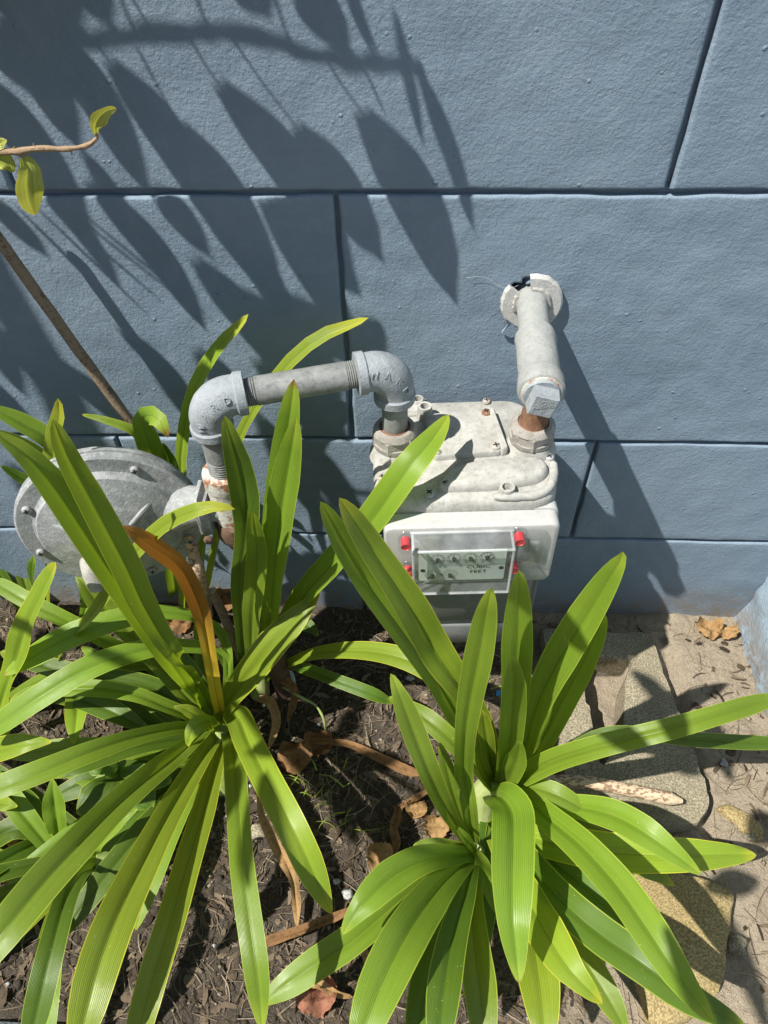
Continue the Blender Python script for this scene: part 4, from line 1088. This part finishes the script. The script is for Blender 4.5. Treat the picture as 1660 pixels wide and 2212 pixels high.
# ---- second rosette beside it
PS = plant('agapanthus', (1028, 1850), 'second rosette at bottom centre sending broad leaves to the bottom edge')
stem(PS, [(1030, 1870, 0), (1026, 1845, .05), (1026, 1838, .1)], [.018, .016, .010])
for mat, kw, c in [
    (M_LEAF, {}, [(560, 385, .1, 25), (500, 365, .13, 40), (430, 353, .14, 46), (360, 352, .14, 40), (330, 357, .14, 22)]),
    (M_LEAF, dict(fold=.42), [(560, 395, .1, 40), (470, 395, .17, 75), (360, 415, .22, 108), (250, 475, .25, 125), (160, 560, .26, 120), (95, 640, .25, 80), (64, 693, .24, 30)]),
    (M_LEAF, {}, [(555, 400, .08, 50), (440, 440, .11, 80), (330, 520, .14, 100), (210, 620, .16, 112), (90, 720, .17, 115), (-30, 800, .17, 115), (-150, 885, .16, 110), (-260, 960, .15, 80)]),
    (M_LEAF, dict(fold=.4), [(555, 400, .1, 50), (470, 470, .18, 100), (380, 580, .25, 145), (290, 720, .3, 170), (210, 880, .32, 180), (150, 1040, .32, 180), (110, 1180, .3, 140)]),
    (M_LEAFD, {}, [(560, 405, .09, 40), (500, 540, .15, 85), (440, 690, .2, 115), (390, 860, .23, 135), (350, 1040, .24, 140), (320, 1180, .23, 110)]),
    (M_LEAFD, {}, [(560, 405, .1, 40), (525, 540, .19, 80), (480, 700, .24, 110), (450, 860, .27, 130), (430, 1040, .28, 140), (415, 1180, .27, 110)]),
    (M_LEAF, {}, [(562, 410, .09, 40), (550, 560, .15, 85), (560, 720, .19, 110), (580, 880, .21, 128), (595, 1040, .21, 130), (600, 1180, .2, 100)]),
    (M_LEAF, {}, [(565, 385, .1, 30), (590, 430, .12, 55), (615, 520, .13, 60), (640, 610, .12, 25)]),
    (M_LEAF, {}, [(565, 385, .1, 25), (530, 335, .15, 38), (488, 283, .18, 20)]),
]: leaf(PS, 'z7', c, mat, **kw)
for c in [[(555, 1100, .08, 50), (540, 960, .2, 60), (520, 850, -.43, 70), (525, 700, -.43, 80), (545, 550, -.42, 98), (575, 400, -.415, 112), (600, 260, -.41, 95), (618, 170, -.41, 60), (627, 140, -.41, 25)],
          [(555, 1120, .08, 40), (490, 1030, .18, 55), (440, 940, .26, 70), (390, 830, .33, 85), (335, 690, .38, 95), (290, 570, .42, 85), (255, 480, .44, 50), (246, 462, .445, 25)],
          [(560, 1120, .08, 40), (515, 1010, .16, 58), (478, 900, .23, 66), (452, 800, .28, 55), (430, 720, .31, 25)]]:
    leaf(PS, 'z5', c)
# ---- low leaves filling the shade at the bases
fr = random.Random(21)
def filler(par, px, py, ang, L_, w, lean=.5, mat=None):
    b = U(px, py, 0.0); d = V((math.cos(ang), math.sin(ang), 0))
    P = [b + d * (L_ * t) + V((0, 0, .02 + L_ * (lean * 1.5 * t - lean * 1.15 * t * t))) for t in (0, .2, .45, .7, .88, 1)]
    ribbon('leaf', P, [w * k for k in (.5, .75, 1, 1, .85, .6)], mat or fr.choice((M_LEAFD, M_LEAFD, M_LEAF)), par)
for k in range(13): filler(PL_, 470 + fr.uniform(-10, 10), 1640 + fr.uniform(-15, 15), math.radians(100 + k * 13 + fr.uniform(-8, 8)), fr.uniform(.22, .36), fr.uniform(.028, .038), fr.uniform(.25, .6))
for k in range(10): filler(PF, fr.uniform(-60, 120), fr.uniform(1420, 1680), math.radians(fr.uniform(-60, 200)), fr.uniform(.2, .34), fr.uniform(.028, .04), fr.uniform(.4, .9))
for k in range(8): filler(PT, fr.uniform(40, 240), fr.uniform(1800, 1920), math.radians(fr.uniform(90, 290)), fr.uniform(.18, .30), fr.uniform(.026, .036), fr.uniform(.3, .8))
for k in range(5): filler(PR, 1050 + fr.uniform(-10, 10), 1745, math.radians(-110 + k * 20 + fr.uniform(-8, 8)), fr.uniform(.22, .32), fr.uniform(.03, .04), fr.uniform(.3, .55))
for k in range(6): filler(PK2, fr.uniform(20, 260), fr.uniform(1300, 1370), math.radians(fr.uniform(20, 200)), fr.uniform(.14, .22), fr.uniform(.026, .034), fr.uniform(.8, 1.5))
# ---- round-leaved weed under the left plant
PW = empty('weed', U(255, 1680, 0.0), 'small weed with round scalloped leaves beneath the left plant', 'weed')
for c in [[(520, 975, .07, 20), (470, 950, .09, 90), (420, 940, .1, 130), (370, 945, .1, 90)], [(520, 980, .06, 20), (470, 1040, .08, 110), (410, 1110, .08, 170), (340, 1170, .07, 130)],
          [(520, 980, .06, 20), (590, 1050, .08, 110), (640, 1100, .08, 150), (680, 1140, .07, 110)], [(520, 975, .07, 20), (600, 990, .09, 90), (690, 1010, .09, 110), (762, 1025, .08, 50)],
          [(520, 990, .08, 15), (490, 985, .11, 55), (455, 955, .12, 30)], [(520, 990, .08, 15), (540, 950, .11, 40), (560, 930, .12, 25)]]:
    leaf(PW, 'z4', c, M_WEED, tip=.9, pointy=2.6, fold=.08, wave=.15, n=18)
stem(PW, [(262, 1700, 0), (258, 1675, .04), (254, 1668, .08)], [.003, .0025], M_WEED)

# ------------------------------------------------------------------ twig with pale leaves at the upper left
TW = empty('leafy_twig', U(0, 330, -.2), 'thin bare twig with pale yellow-green leaves at upper left', 'twig')
tp = [U(-330, 330, -.2), U(-150, 345, -.2), U(0, 328, -.2), U(40, 327, -.2), U(85, 320, -.2), U(150, 321, -.2), U(190, 312, -.2), U(210, 297, -.2)]
tube('stem', smooth_path(tp, 40), [.0030 - .0014 * i / 39 for i in range(40)], M_BARK, TW, 10, jitter=.0012)
for a, b in (((152, 321), (156, 334)), ((22, 328), (32, 316)), ((75, 322), (72, 308))): tube('thorn', [U(*a, -.2), U(*b, -.2)], [.0013, .0003], M_BARK, TW, 6)
tube('petiole', [U(48, 327, -.2), U(50, 345, -.2)], .0012, M_BARK, TW, 6)
tube('petiole', [U(210, 297, -.2), U(209, 290, -.202)], .0014, M_BARK, TW, 6)
for c, kw in [([(50, 338, -.2, 20), (62, 365, -.203, 48), (62, 400, -.206, 60), (66, 435, -.205, 54), (76, 464, -.2, 30)], dict(roll=.35)),
              ([(209, 292, -.2, 8), (206, 275, -.203, 20), (214, 256, -.206, 36), (232, 240, -.205, 22), (252, 234, -.2, 10)], dict(roll=-.5)),
              ([(-20, 330, -.2, 20), (5, 345, -.2, 40), (22, 360, -.2, 36), (26, 372, -.2, 18)], {}),
              ([(-25, 320, -.2, 16), (0, 308, -.2, 26), (15, 302, -.2, 14)], {})]:
    leaf(TW, 'D', c, M_TWIGLEAF, tip=1.1, pointy=2.4, fold=.25, wave=.25, n=20, flat_up=.1, **kw)

# ------------------------------------------------------------------ shrub overhanging from above the picture; its leaves shade the wall
SH = empty('overhanging_shrub', (-1.25, -.42, 0), 'shrub with long drooping leaves reaching over the wall from the left', 'shrub')
DS = SUN / -SUN.z
def lift(px, py, s): return onwall(px, py) - DS * s
br = smooth_path([V((-1.25, -.42, -.02)), V((-1.24, -.40, .7)), V((-1.15, -.36, 1.3)), lift(-200, 260, .72)], 16)
tube('trunk', br, [.028 - .012 * i / 15 for i in range(16)], M_BARK, SH, 14, jitter=.003)
bp_ = [lift(-200, 260, .72), lift(-40, 90, .4)] + [lift(x, y, .32) for (x, y) in ((80, 60), (170, 85), (280, 75), (350, 63), (440, 65), (525, 73), (600, 93), (665, 120), (725, 135), (800, 143), (870, 135), (912, 150))]
tube('branch', smooth_path(bp_, 44), [.0033 - .0006 * i / 43 for i in range(44)], M_BARK, SH, 10, jitter=.0015)
def shleaf(a, b, w, s, pet=None, bend=0.0):
    A, B = lift(*a, s), lift(*b, s - .02)
    ax = (B - A); side = ax.cross(V((0, 1, 0))).normalized()
    P = [A.lerp(B, t) + side * (bend * math.sin(t * math.pi)) * ax.length for t in (0, .25, .5, .75, 1)]
    ww = w * .5 / 1000
    Wd = [ww * k for k in (.30, .9, 1.0, .78, .25)]
    # blade turned to face the sun
    vs, uv, fs = [], [], []
    n, m = 16, 4
    for i in range(n + 1):
        q = i / n; p = crom(P, 4 * q); wv = crom([V((x, 0, 0)) for x in Wd], 4 * q).x
        if q > .8: wv *= (1 - ((q - .8) / .2) ** 2 * .97)
        for c in range(m + 1):
            u = 2 * c / m - 1
            vs.append(p + side * (u * wv) + V((0, abs(u) * wv * .12, 0))); uv.append((c / m, q))
    for i in range(n):
        for c in range(m):
            k = i * (m + 1) + c; fs.append((k, k + 1, k + m + 2, k + m + 1))
    o = mesh_obj('leaf', vs, fs, M_SHRUB, SH, True, uv)
    if pet: tube('petiole', [lift(*pet, .33), lift((pet[0] + a[0]) / 2 - 4, (pet[1] + a[1]) / 2, .38), A], [.0014, .0011, .0010], M_BARK, SH, 6)
for args in [
    ((472, 180), (775, 625), 50, .40, (418, 95), .05), ((786, 246), (992, 665), 56, .40, (712, 138), .04), ((640, 272), (832, 572), 44, .40, (508, 92), .03),
    ((905, 150), (1026, 505), 18, .40, (912, 150), .02), ((855, 25), (918, 322), 12, .38, None, .0),
    ((238, 135), (490, 520), 44, .42, (215, 95), .05), ((395, 275), (610, 640), 46, .42, (300, 110), .03), ((100, 60), (330, 430), 44, .40, None, .05),
    ((0, 20), (180, 330), 50, .40, None, .05), ((-60, 150), (200, 500), 44, .42, None, .04),
    ((120, -60), (170, 90), 60, .36, None, .0), ((20, -80), (90, 60), 70, .36, None, .0),
    ((650, -30), (765, 128), 38, .36, None, .0), ((535, -50), (590, 48), 42, .36, None, .0), ((190, -50), (243, 58), 36, .36, None, .0), ((745, -60), (812, 125), 12, .36, None, .0),
    ((190, 390), (450, 720), 40, .46, None, .05), ((60, 370), (260, 620), 26, .48, None, .04), ((-40, 210), (120, 400), 30, .46, None, 0),
    ((570, 430), (770, 760), 46, .46, None, .03), ((420, 560), (640, 830), 46, .52, None, .02), ((655, 500), (780, 640), 40, .44, None, 0), ((262, 712), (420, 850), 26, .56, None, 0),
    ((500, 660), (740, 900), 52, .56, None, 0), ((770, 690), (822, 800), 62, .5, None, 0), ((-80, 600), (70, 700), 30, .54, None, 0), ((-60, 660), (60, 860), 40, .58, None, 0),
    ((90, 430), (360, 660), 4, .44, None, 0), ((110, 425), (410, 660), 4, .44, None, 0), ((60, 430), (330, 690), 4, .44, None, 0), ((140, 430), (470, 700), 4, .44, None, 0), ((30, 440), (280, 690), 5, .44, None, 0),
    ((-60, 40), (60, 200), 30, .40, None, .04), ((425, 415), (640, 700), 42, .46, None, .03), ((340, 410), (460, 560), 34, .46, None, .02), ((600, 415), (740, 660), 50, .46, None, .03), ((742, 440), (822, 560), 38, .46, None, .02),
    ((470, 620), (700, 800), 56, .56, None, 0), ((600, 640), (790, 800), 54, .54, None, 0), ((560, 780), (760, 960), 56, .66, None, 0), ((430, 760), (560, 900), 40, .62, None, 0),
    ((640, 940), (800, 1150), 56, .92, None, 0), ((700, 1080), (820, 1290), 50, .95, None, 0), ((450, 1000), (640, 1240), 56, .92, None, 0), ((0, 700), (170, 900), 44, .64, None, 0), ((20, 1000), (200, 1200), 50, .9, None, 0), ((220, 960), (420, 1180), 46, .9, None, 0),
    ((180, 330), (300, 520), 22, .44, None, .03), ((20, 260), (190, 480), 26, .44, None, .03), ((-30, 420), (110, 560), 26, .48, None, 0), ((500, 500), (690, 800), 34, .5, None, .02),
    ((680, 690), (740, 900), 30, .54, None, 0), ((560, 700), (690, 960), 40, .58, None, 0), ((-60, 800), (120, 980), 44, .62, None, 0),
    ((330, 780), (520, 1010), 40, .62, None, 0), ((120, 780), (330, 960), 40, .62, None, 0), ((560, 900), (720, 1150), 50, .66, None, 0), ((440, 980), (600, 1200), 40, .68, None, 0),
]: shleaf(*args)
# unseen leaves added high left of the viewer to dapple the soil with shade
def highleaf(px, py, s, ang, L_, w):
    def seen(q):
        e = q - CAM; z = e.dot(FW)
        return z > 0 and abs(e.dot(RT) / z) < .68 and abs(e.dot(UP) / z) < .88
    while seen(U(px, py, 0.0) - DS * s) or seen(U(px, py, 0.0) - DS * s + V((.1, 0, 0))) or seen(U(px, py, 0.0) - DS * s + V((0, .1, 0))) or seen(U(px, py, 0.0) - DS * s - V((0, .1, 0))): s += .1
    c = U(px, py, 0.0) - DS * s; d = V((math.cos(ang), math.sin(ang), -.25)).normalized(); sd_ = d.cross(V((0, 0, 1))).normalized()
    vs, uv, fs = [], [], []
    for i in range(13):
        q = i / 12; ww = w * .5 * math.sin(math.pi * min(1, q * .92 + .06)) ** .8
        for u in (-1, 0, 1):
            vs.append(c + d * (L_ * (q - .5)) + sd_ * (u * ww) + V((0, 0, -abs(u) * ww * .2 - .04 * q * q))); uv.append(((u + 1) / 2, q))
    for i in range(12):
        for k in (0, 1):
            a = i * 3 + k; fs.append((a, a + 1, a + 4, a + 3))
    mesh_obj('leaf', vs, fs, M_SHRUB, SH, True, uv)
hr = random.Random(5)
for (px, py) in ((700, 1480), (770, 1560), (830, 1640), (690, 1660), (760, 1740), (850, 1780), (620, 1560), (120, 1420), (300, 1430), (60, 1520), (1440, 1500), (1560, 1600), (1600, 1900), (1480, 1640), (1620, 2080), (1660, 1780)):
    highleaf(px, py, hr.uniform(1.12, 1.3), hr.uniform(-1.2, 1.0), hr.uniform(.11, .17), hr.uniform(.035, .055))
hb = smooth_path([V((-1.2, -.38, .9)), V((-1.1, -.55, 1.25)), V((-.85, -.75, 1.36)), V((-.6, -.95, 1.42))], 14)
tube('branch', hb, [.012 - .007 * i / 13 for i in range(14)], M_BARK, SH, 10, jitter=.002)
for a, b, s in [((250, -30), (280, 52), .34), ((270, -30), (320, 55), .34), ((415, -30), (440, 45), .34), ((590, -30), (625, 85), .34), ((760, -30), (820, 120), .34), ((790, 150), (830, 240), .36)]:
    tube('twig', [lift(*a, s), lift(*b, s)], [.0014, .0011], M_BARK, SH, 8)
# ------------------------------------------------------------------ sticks, stalks and fallen leaves
def stick(name, pts, rad, mat, label, cat, cut=None, n=24, seg=14, jit=.0012):
    P = smooth_path([U(*p) for p in pts], n)
    rr = [rad[0] + (rad[1] - rad[0]) * i / (n - 1) for i in range(n)]
    e = empty(name, P[0], label, cat)
    tube('shaft', P, rr, mat, e, seg, jitter=jit)
    if cut:
        d = (P[-1] - P[-2]).normalized()
        lathe('cut_end', P[-1] - d * .0005, d, [(0, rr[-1] * 1.0), (.002, rr[-1] * .93), (cut, rr[-1] * .35), (cut * 1.05, rr[-1] * .05)], M_CUT, e, 14, jitter=.0008)
    return e
stick('dead_stalk', [(330, 1000, -.10), (290, 925, -.06), (150, 730, -.055), (0, 520, -.05), (-120, 350, -.045)], (.0075, .0060), M_STALK, 'long thin dry stalk leaning on the wall at left', 'stalk')
stick('broken_stick', [(560, 1500, .0), (520, 1415, .12), (490, 1345, .2), (458, 1276, .27)], (.0085, .0075), M_STALK, 'short broken grey stick standing upright beside the yellow leaf', 'stick', .003)
stick('cut_stalk', [(1165, 1688, .065), (1260, 1690, .062), (1350, 1705, .06), (1450, 1726, .058)], (.0095, .0105), M_SPOT, 'spotted cut stalk lying across the hollow concrete block', 'stalk', .018)
stick('spotted_stalk', [(450, 1330, .0), (435, 1260, -.18), (418, 1195, -.18), (405, 1150, -.18)], (.010, .009), M_SPOT, 'spotted brown stalk standing in shade below the regulator', 'stalk')
stick('yellow_stem', [(605, 1480, .05), (648, 1505, .06), (683, 1525, .05), (700, 1555, .03), (704, 1580, .0)], (.0026, .0022), M_STEM, 'thin bent yellow stem on the soil right of the left plant', 'stem', n=20, seg=8)
def dry(zm, ctrl, mat, label, name='dry_leaf', **kw):
    P, Wd = [], []
    for (x, y, d, w) in ctrl:
        p = U(*conv(zm, x, y), d); P.append(p); Wd.append(w * ZM[zm][2] / FPX * (p - CAM).dot(FW))
    kw.setdefault('fold', .5); kw.setdefault('wave', .6)
    o = ribbon(name, P, Wd, mat, None, **kw)
    return tag(o, label, 'dry leaf', 'fallen dry leaves')
dry('z6', [(1150, 190, .06, 30), (1168, 300, .05, 45), (1230, 430, .035, 60), (1290, 550, .03, 55), (1312, 680, .025, 42), (1316, 785, .02, 14)], M_DRYT, 'orange-brown dry strap leaf hanging down beside the left plant')
dry('z6', [(1160, 855, .02, 45), (1300, 810, .025, 44), (1430, 760, .025, 40), (1570, 700, .03, 36)], M_DRY, 'long brown dry leaf lying across the soil near the bottom centre')
dry('z5', [(-60, 712, .02, 24), (80, 725, .025, 26), (200, 775, .025, 34), (300, 822, .02, 40), (380, 842, .02, 30)], M_DRY, 'brown dry leaf running over the soil left of the right plant')
dry('z4', [(1205, 560, .07, 30), (1280, 590, .075, 40), (1302, 650, .055, 38), (1275, 765, .02, 28)], M_DRY, 'folded brown dry leaf by the white pipe stub')
dry('z4', [(1145, 655, .08, 36), (1205, 680, .08, 46), (1222, 770, .05, 40), (1190, 880, .02, 20)], M_DRYT, 'pale curled dry leaf at the foot of the middle plant')
dry('zF', [(890, 1010, .02, 50), (875, 1120, .025, 60), (880, 1220, .02, 50), (845, 1300, .015, 24)], M_DRY, 'speckled brown dry leaf upright on soil left of the second rosette')
dry('zF', [(890, 1015, .02, 24), (980, 965, .025, 34), (1075, 905, .03, 28)], M_DRY, 'short twisted dry strip touching the speckled dry leaf')
dry('zF', [(380, 1985, .02, 40), (450, 1990, .035, 50), (540, 2040, .03, 40), (640, 2065, .02, 24)], M_DRYT, 'pale striped dry strip at bottom centre')
dry('zF', [(700, 1740, .02, 44), (712, 1800, .02, 50), (705, 1880, .015, 24)], M_DRYT, 'short tan dry scrap under the long bottom leaf')
dry('z4', [(1010, 270, .03, 60), (960, 200, .05, 80), (900, 160, .04, 50)], M_DRY, 'brown dry leaf in shade behind the broken stick')
dry('z3', [(830, 1290, .02, 60), (930, 1180, .05, 90), (1030, 1160, .06, 80), (1060, 1190, .04, 40)], M_DRY, 'broad tan dry leaf in shade near the riser pipe')
dry('z6', [(35, 380, .04, 45), (60, 440, .05, 55), (62, 520, .03, 40)], M_DRYT, 'orange dry leaf scrap at the lower left edge')
dry('z3', [(700, 1150, .03, 50), (640, 1180, .05, 60), (560, 1230, .03, 40)], M_DRYT, 'yellowed dry strip below the regulator vent')
def crumple(name, px, d, r, mat, label, seed, amp=.5, squash=.7):
    c = U(*px, d); vs, fs, uv = [], [], []
    n = 16
    for j in range(n + 1):
        for i in range(n + 1):
            u, v = 2 * i / n - 1, 2 * j / n - 1
            q = V((u, v)); k = 1 - .25 * abs(mnoise.noise(V((u * 2, v * 2, seed)))) 
            x, y = u * math.sqrt(1 - v * v / 2) * r * k, v * math.sqrt(1 - u * u / 2) * r * squash * k
            h = r * amp * (mnoise.noise(V((u * 1.1, v * 1.1, seed))) + .22 * mnoise.noise(V((u * 3.2, v * 3.2, seed + 3)))) + r * .6 * (u * u) * (1 + .4 * v)
            vs.append(c + V((x, y, max(-.004, h + r * .12)))); uv.append(((u + 1) / 2, (v + 1) / 2))
    for j in range(n):
        for i in range(n):
            a = j * (n + 1) + i; fs.append((a, a + 1, a + n + 2, a + n + 1))
    return tag(mesh_obj(name, vs, fs, mat, None, True, uv), label, 'dry leaf', 'fallen dry leaves')
crumple('dry_leaf', (1528, 1362), .012, .026, M_DRYT, 'crumpled orange dry leaf in the corner by the return wall', 2, .7, .8)
crumple('dry_leaf', (1568, 1370), .012, .022, M_DRYT, 'curled tan dry leaf touching the crumpled one in the corner', 5, .7, .6)
crumple('dry_leaf', (685, 2150), .014, .030, M_DRYR, 'crumpled reddish dead flower leaf at the bottom centre', 8, .9, .9)
crumple('dry_leaf', (900, 1750), .012, .018, M_DRYT, 'small cupped tan leaf lying left of the bulb', 11, .6, .8)
crumple('dry_leaf', (942, 1790), .012, .022, M_DRYT, 'wrinkled tan leaf lying beside the second rosette', 14, .6, .9)
crumple('dry_leaf', (822, 1858), .012, .022, M_DRYT, 'broad tan leaf scrap lying left of the small pointed leaf', 17, .4, 1.2)
crumple('dry_leaf', (640, 1640), .012, .030, M_DRY, 'rumpled brown leaf heap right of the left plant', 20, .8, .9)
crumple('dry_leaf', (690, 1610), .012, .026, M_DRY, 'crinkled brown leaf below the thin yellow stem', 23, .8, .9)
crumple('dry_leaf', (395, 1345), .012, .030, M_DRY, 'rumpled brown leaf in shade at the wall foot', 26, .8, .9)
# white pipe stub, blue scrap, pale stones
ws = U(622, 1490, .0)
st = tube('pipe_stub', [ws + V((0, 0, -.02)), ws + V((0, .003, .035)), ws + V((0, .004, .042)), ws + V((0, .0042, .0425)), ws + V((0, .004, .03))], [.017, .0168, .0165, .013, .0128], M_PVC, None, 24)
tag(st, 'white plastic pipe stub in the soil right of the left plant', 'pipe stub')
bs = U(1077, 1503, .012)
tag(mesh_obj('plastic_scrap', [bs + V(p) for p in ((-.004, 0, 0), (.004, .001, .001), (.005, .009, .004), (-.003, .008, .003), (-.004, 0, -.002), (.004, .001, -.001), (.005, .009, .002), (-.003, .008, .001))],
    [(0, 1, 2, 3), (7, 6, 5, 4), (0, 4, 5, 1), (1, 5, 6, 2), (2, 6, 7, 3), (3, 7, 4, 0)], M_BLUE, None, False), 'tiny bright blue plastic scrap on soil behind the right plant', 'scrap')
M_PEBBLE = concrete_mat('pale_pebble', (.36, .36, .35), (.48, .48, .47), (.55, .55, .54), .6)
def stone(px, r, seed, label, mat):
    c = U(*px, .006); bm = bmesh.new(); bmesh.ops.create_icosphere(bm, subdivisions=2, radius=1)
    for v in bm.verts:
        k = 1 + .75 * mnoise.noise(v.co * 1.7 + V((seed, 0, 0)))
        v.co = c + V((v.co.x * r * k * 1.2, v.co.y * r * k, v.co.z * r * k * .6))
    tag(bm_obj('stone', bm, mat, None, True), label, 'stone', 'pale stones on the soil')
for px, r, lb in [((728, 1905), .0050, 'white pebble beside the tip of the yellow-tipped leaf'), ((752, 1932), .0075, 'grey white stone beside the long bottom leaf'), ((955, 1748), .009, 'round tan stone left of the bulb'),
                  ((795, 1507), .006, 'white chip on the soil under the arching leaf'), ((885, 1465), .006, 'pale chip below the meter in the gap between leaves'), ((562 + 500, 1985), .006, 'white chip between the bottom leaves'),
                  ((830, 1848), .006, 'bright white chip on the broad tan leaf scrap'), ((1565, 1648), .006, 'pale blue chip on the sandy soil by the right edge'), ((1622, 1808), .007, 'grey chip under the yellow mortar patch'),
                  ((1590, 2040), .013, 'grey stone at the lower right edge beside the ochre paving'), ((560, 1795), .012, 'grey stone behind the dark downward leaf')]:
    stone(px, r, px[0], lb, M_PEBBLE if 'white' in lb or 'pale' in lb else M_BLOCK)
# ------------------------------------------------------------------ leaf litter, fibres, pebbles and grass too small to count
rnd = random.Random(11)
SOLID = [((.22, .52), (-.42, -.045)), ((.34, .50), (-.66, -.475))]
def spot():
    while True:
        x = rnd.uniform(-.85, .64); y = rnd.uniform(-.69, -.015)
        if any(a[0] < x < a[1] and b[0] < y < b[1] for a, b in SOLID): continue
        if x > .2 and rnd.random() < .75: continue
        return x, y
def scatter(name, count, maker, mat):
    vs, fs = [], []
    for _ in range(count):
        x, y = spot(); maker(x, y, ground_z(x, y), vs, fs)
    tag(mesh_obj(name, vs, fs, mat, None, True), kind='stuff')
def strip(x, y, z, vs, fs, L=(.008, .045), w=(.0012, .0055), lift_=.006):
    a = rnd.uniform(0, 6.28); l = rnd.uniform(*L); ww = rnd.uniform(*w); c = rnd.uniform(-1.2, 1.2); tl = rnd.uniform(-.15, .35); b0 = len(vs)
    ro = rnd.uniform(-.8, .8)
    px, py, pz = x, y, z + .0015
    n = 4
    for i in range(n + 1):
        t = i / n; aa = a + c * t
        k = ww * (1 - .75 * abs(t - .4))
        dx, dy = -math.sin(aa) * k, math.cos(aa) * k
        vs.append((px + dx, py + dy, pz + ro * k)); vs.append((px - dx, py - dy, pz - ro * k * .4 + .0008))
        px += math.cos(aa) * l / n; py += math.sin(aa) * l / n; pz += tl * l / n * (1 - 1.6 * t)
        pz = max(pz, ground_z(px, py) + .0008)
    for i in range(n): fs.append((b0 + 2 * i, b0 + 2 * i + 1, b0 + 2 * i + 3, b0 + 2 * i + 2))
scatter('leaf_litter', 3600, lambda x, y, z, v, f: strip(x, y, z, v, f, (.004, .030), (.0007, .0042)), M_LITTER)
scatter('straw', 4200, lambda x, y, z, v, f: strip(x, y, z, v, f, (.010, .065), (.0003, .0009)), M_STRAW)
scatter('leaf_flakes', 420, lambda x, y, z, v, f: strip(x, y, z, v, f, (.008, .028), (.003, .010)), M_LITTER)
def pebble(x, y, z, vs, fs):
    r = rnd.choice((.0012, .0016, .002, .0026, .0035, .005)) ; b0 = len(vs)
    P = [(0, 0, 1), (1, 0, 0), (0, 1, 0), (-1, 0, 0), (0, -1, 0), (0, 0, -1)]
    for p in P:
        k = rnd.uniform(.6, 1.25); vs.append((x + p[0] * r * k, y + p[1] * r * k, z + .4 * r + p[2] * r * .7 * k))
    for a, b in ((1, 2), (2, 3), (3, 4), (4, 1)): fs.append((b0, b0 + a, b0 + b)); fs.append((b0 + 5, b0 + b, b0 + a))
def clod(x, y, z, vs, fs):
    b0 = len(vs); r = rnd.uniform(.002, .007)
    n = 6
    vs.append((x, y, z + r * .8))
    for k in range(n):
        a = 6.283 * k / n; q = r * rnd.uniform(.6, 1.2); vs.append((x + math.cos(a) * q, y + math.sin(a) * q, z + r * rnd.uniform(.1, .5)))
    for k in range(n):
        a = 6.283 * k / n; q = r * 1.2; vs.append((x + math.cos(a) * q, y + math.sin(a) * q, z - r * .5))
    for k in range(n):
        k2 = (k + 1) % n
        fs.append((b0, b0 + 1 + k, b0 + 1 + k2)); fs.append((b0 + 1 + k, b0 + 1 + n + k, b0 + 1 + n + k2, b0 + 1 + k2))
scatter('pebbles', 1500, pebble, M_BLOCK)
scatter('white_grit', 160, pebble, M_PEBBLE)
scatter('soil_clods', 3200, clod, M_SOIL)
vs, fs = [], []
for (cx_, cy_, nb) in ((690, 1720, 6), (660, 1690, 4), (745, 1770, 5), (720, 1690, 3), (1075, 1470, 5)):
    for _ in range(nb):
        p = U(cx_ + rnd.uniform(-35, 35), cy_ + rnd.uniform(-25, 25), 0); a = rnd.uniform(0, 6.28); l = rnd.uniform(.02, .06); w = rnd.uniform(.0008, .0016); b0 = len(vs)
        for i in range(5):
            t = i / 4; q = p + V((math.cos(a + t * .5) * l * t, math.sin(a + t * .5) * l * t, .012 * math.sin(t * 2.6) + .006)); k = w * (1 - t * .9)
            vs.append(q + V((-math.sin(a) * k, math.cos(a) * k, 0))); vs.append(q - V((-math.sin(a) * k, math.cos(a) * k, 0)))
        for i in range(4): fs.append((b0 + 2 * i, b0 + 2 * i + 1, b0 + 2 * i + 3, b0 + 2 * i + 2))
tag(mesh_obj('grass', vs, fs, M_WEED, None, True), kind='stuff')
# spider thread by the flange
P = [onwall(x, y) + V((0, -.004, 0)) for x, y in ((1008, 596), (1045, 594), (1075, 610), (1098, 620), (1120, 612))]
tag(tube('spider_thread', smooth_path(P, 20), .00016, M_WHITE, None, 5), 'fine white spider thread on the wall left of the flange', 'cobweb')
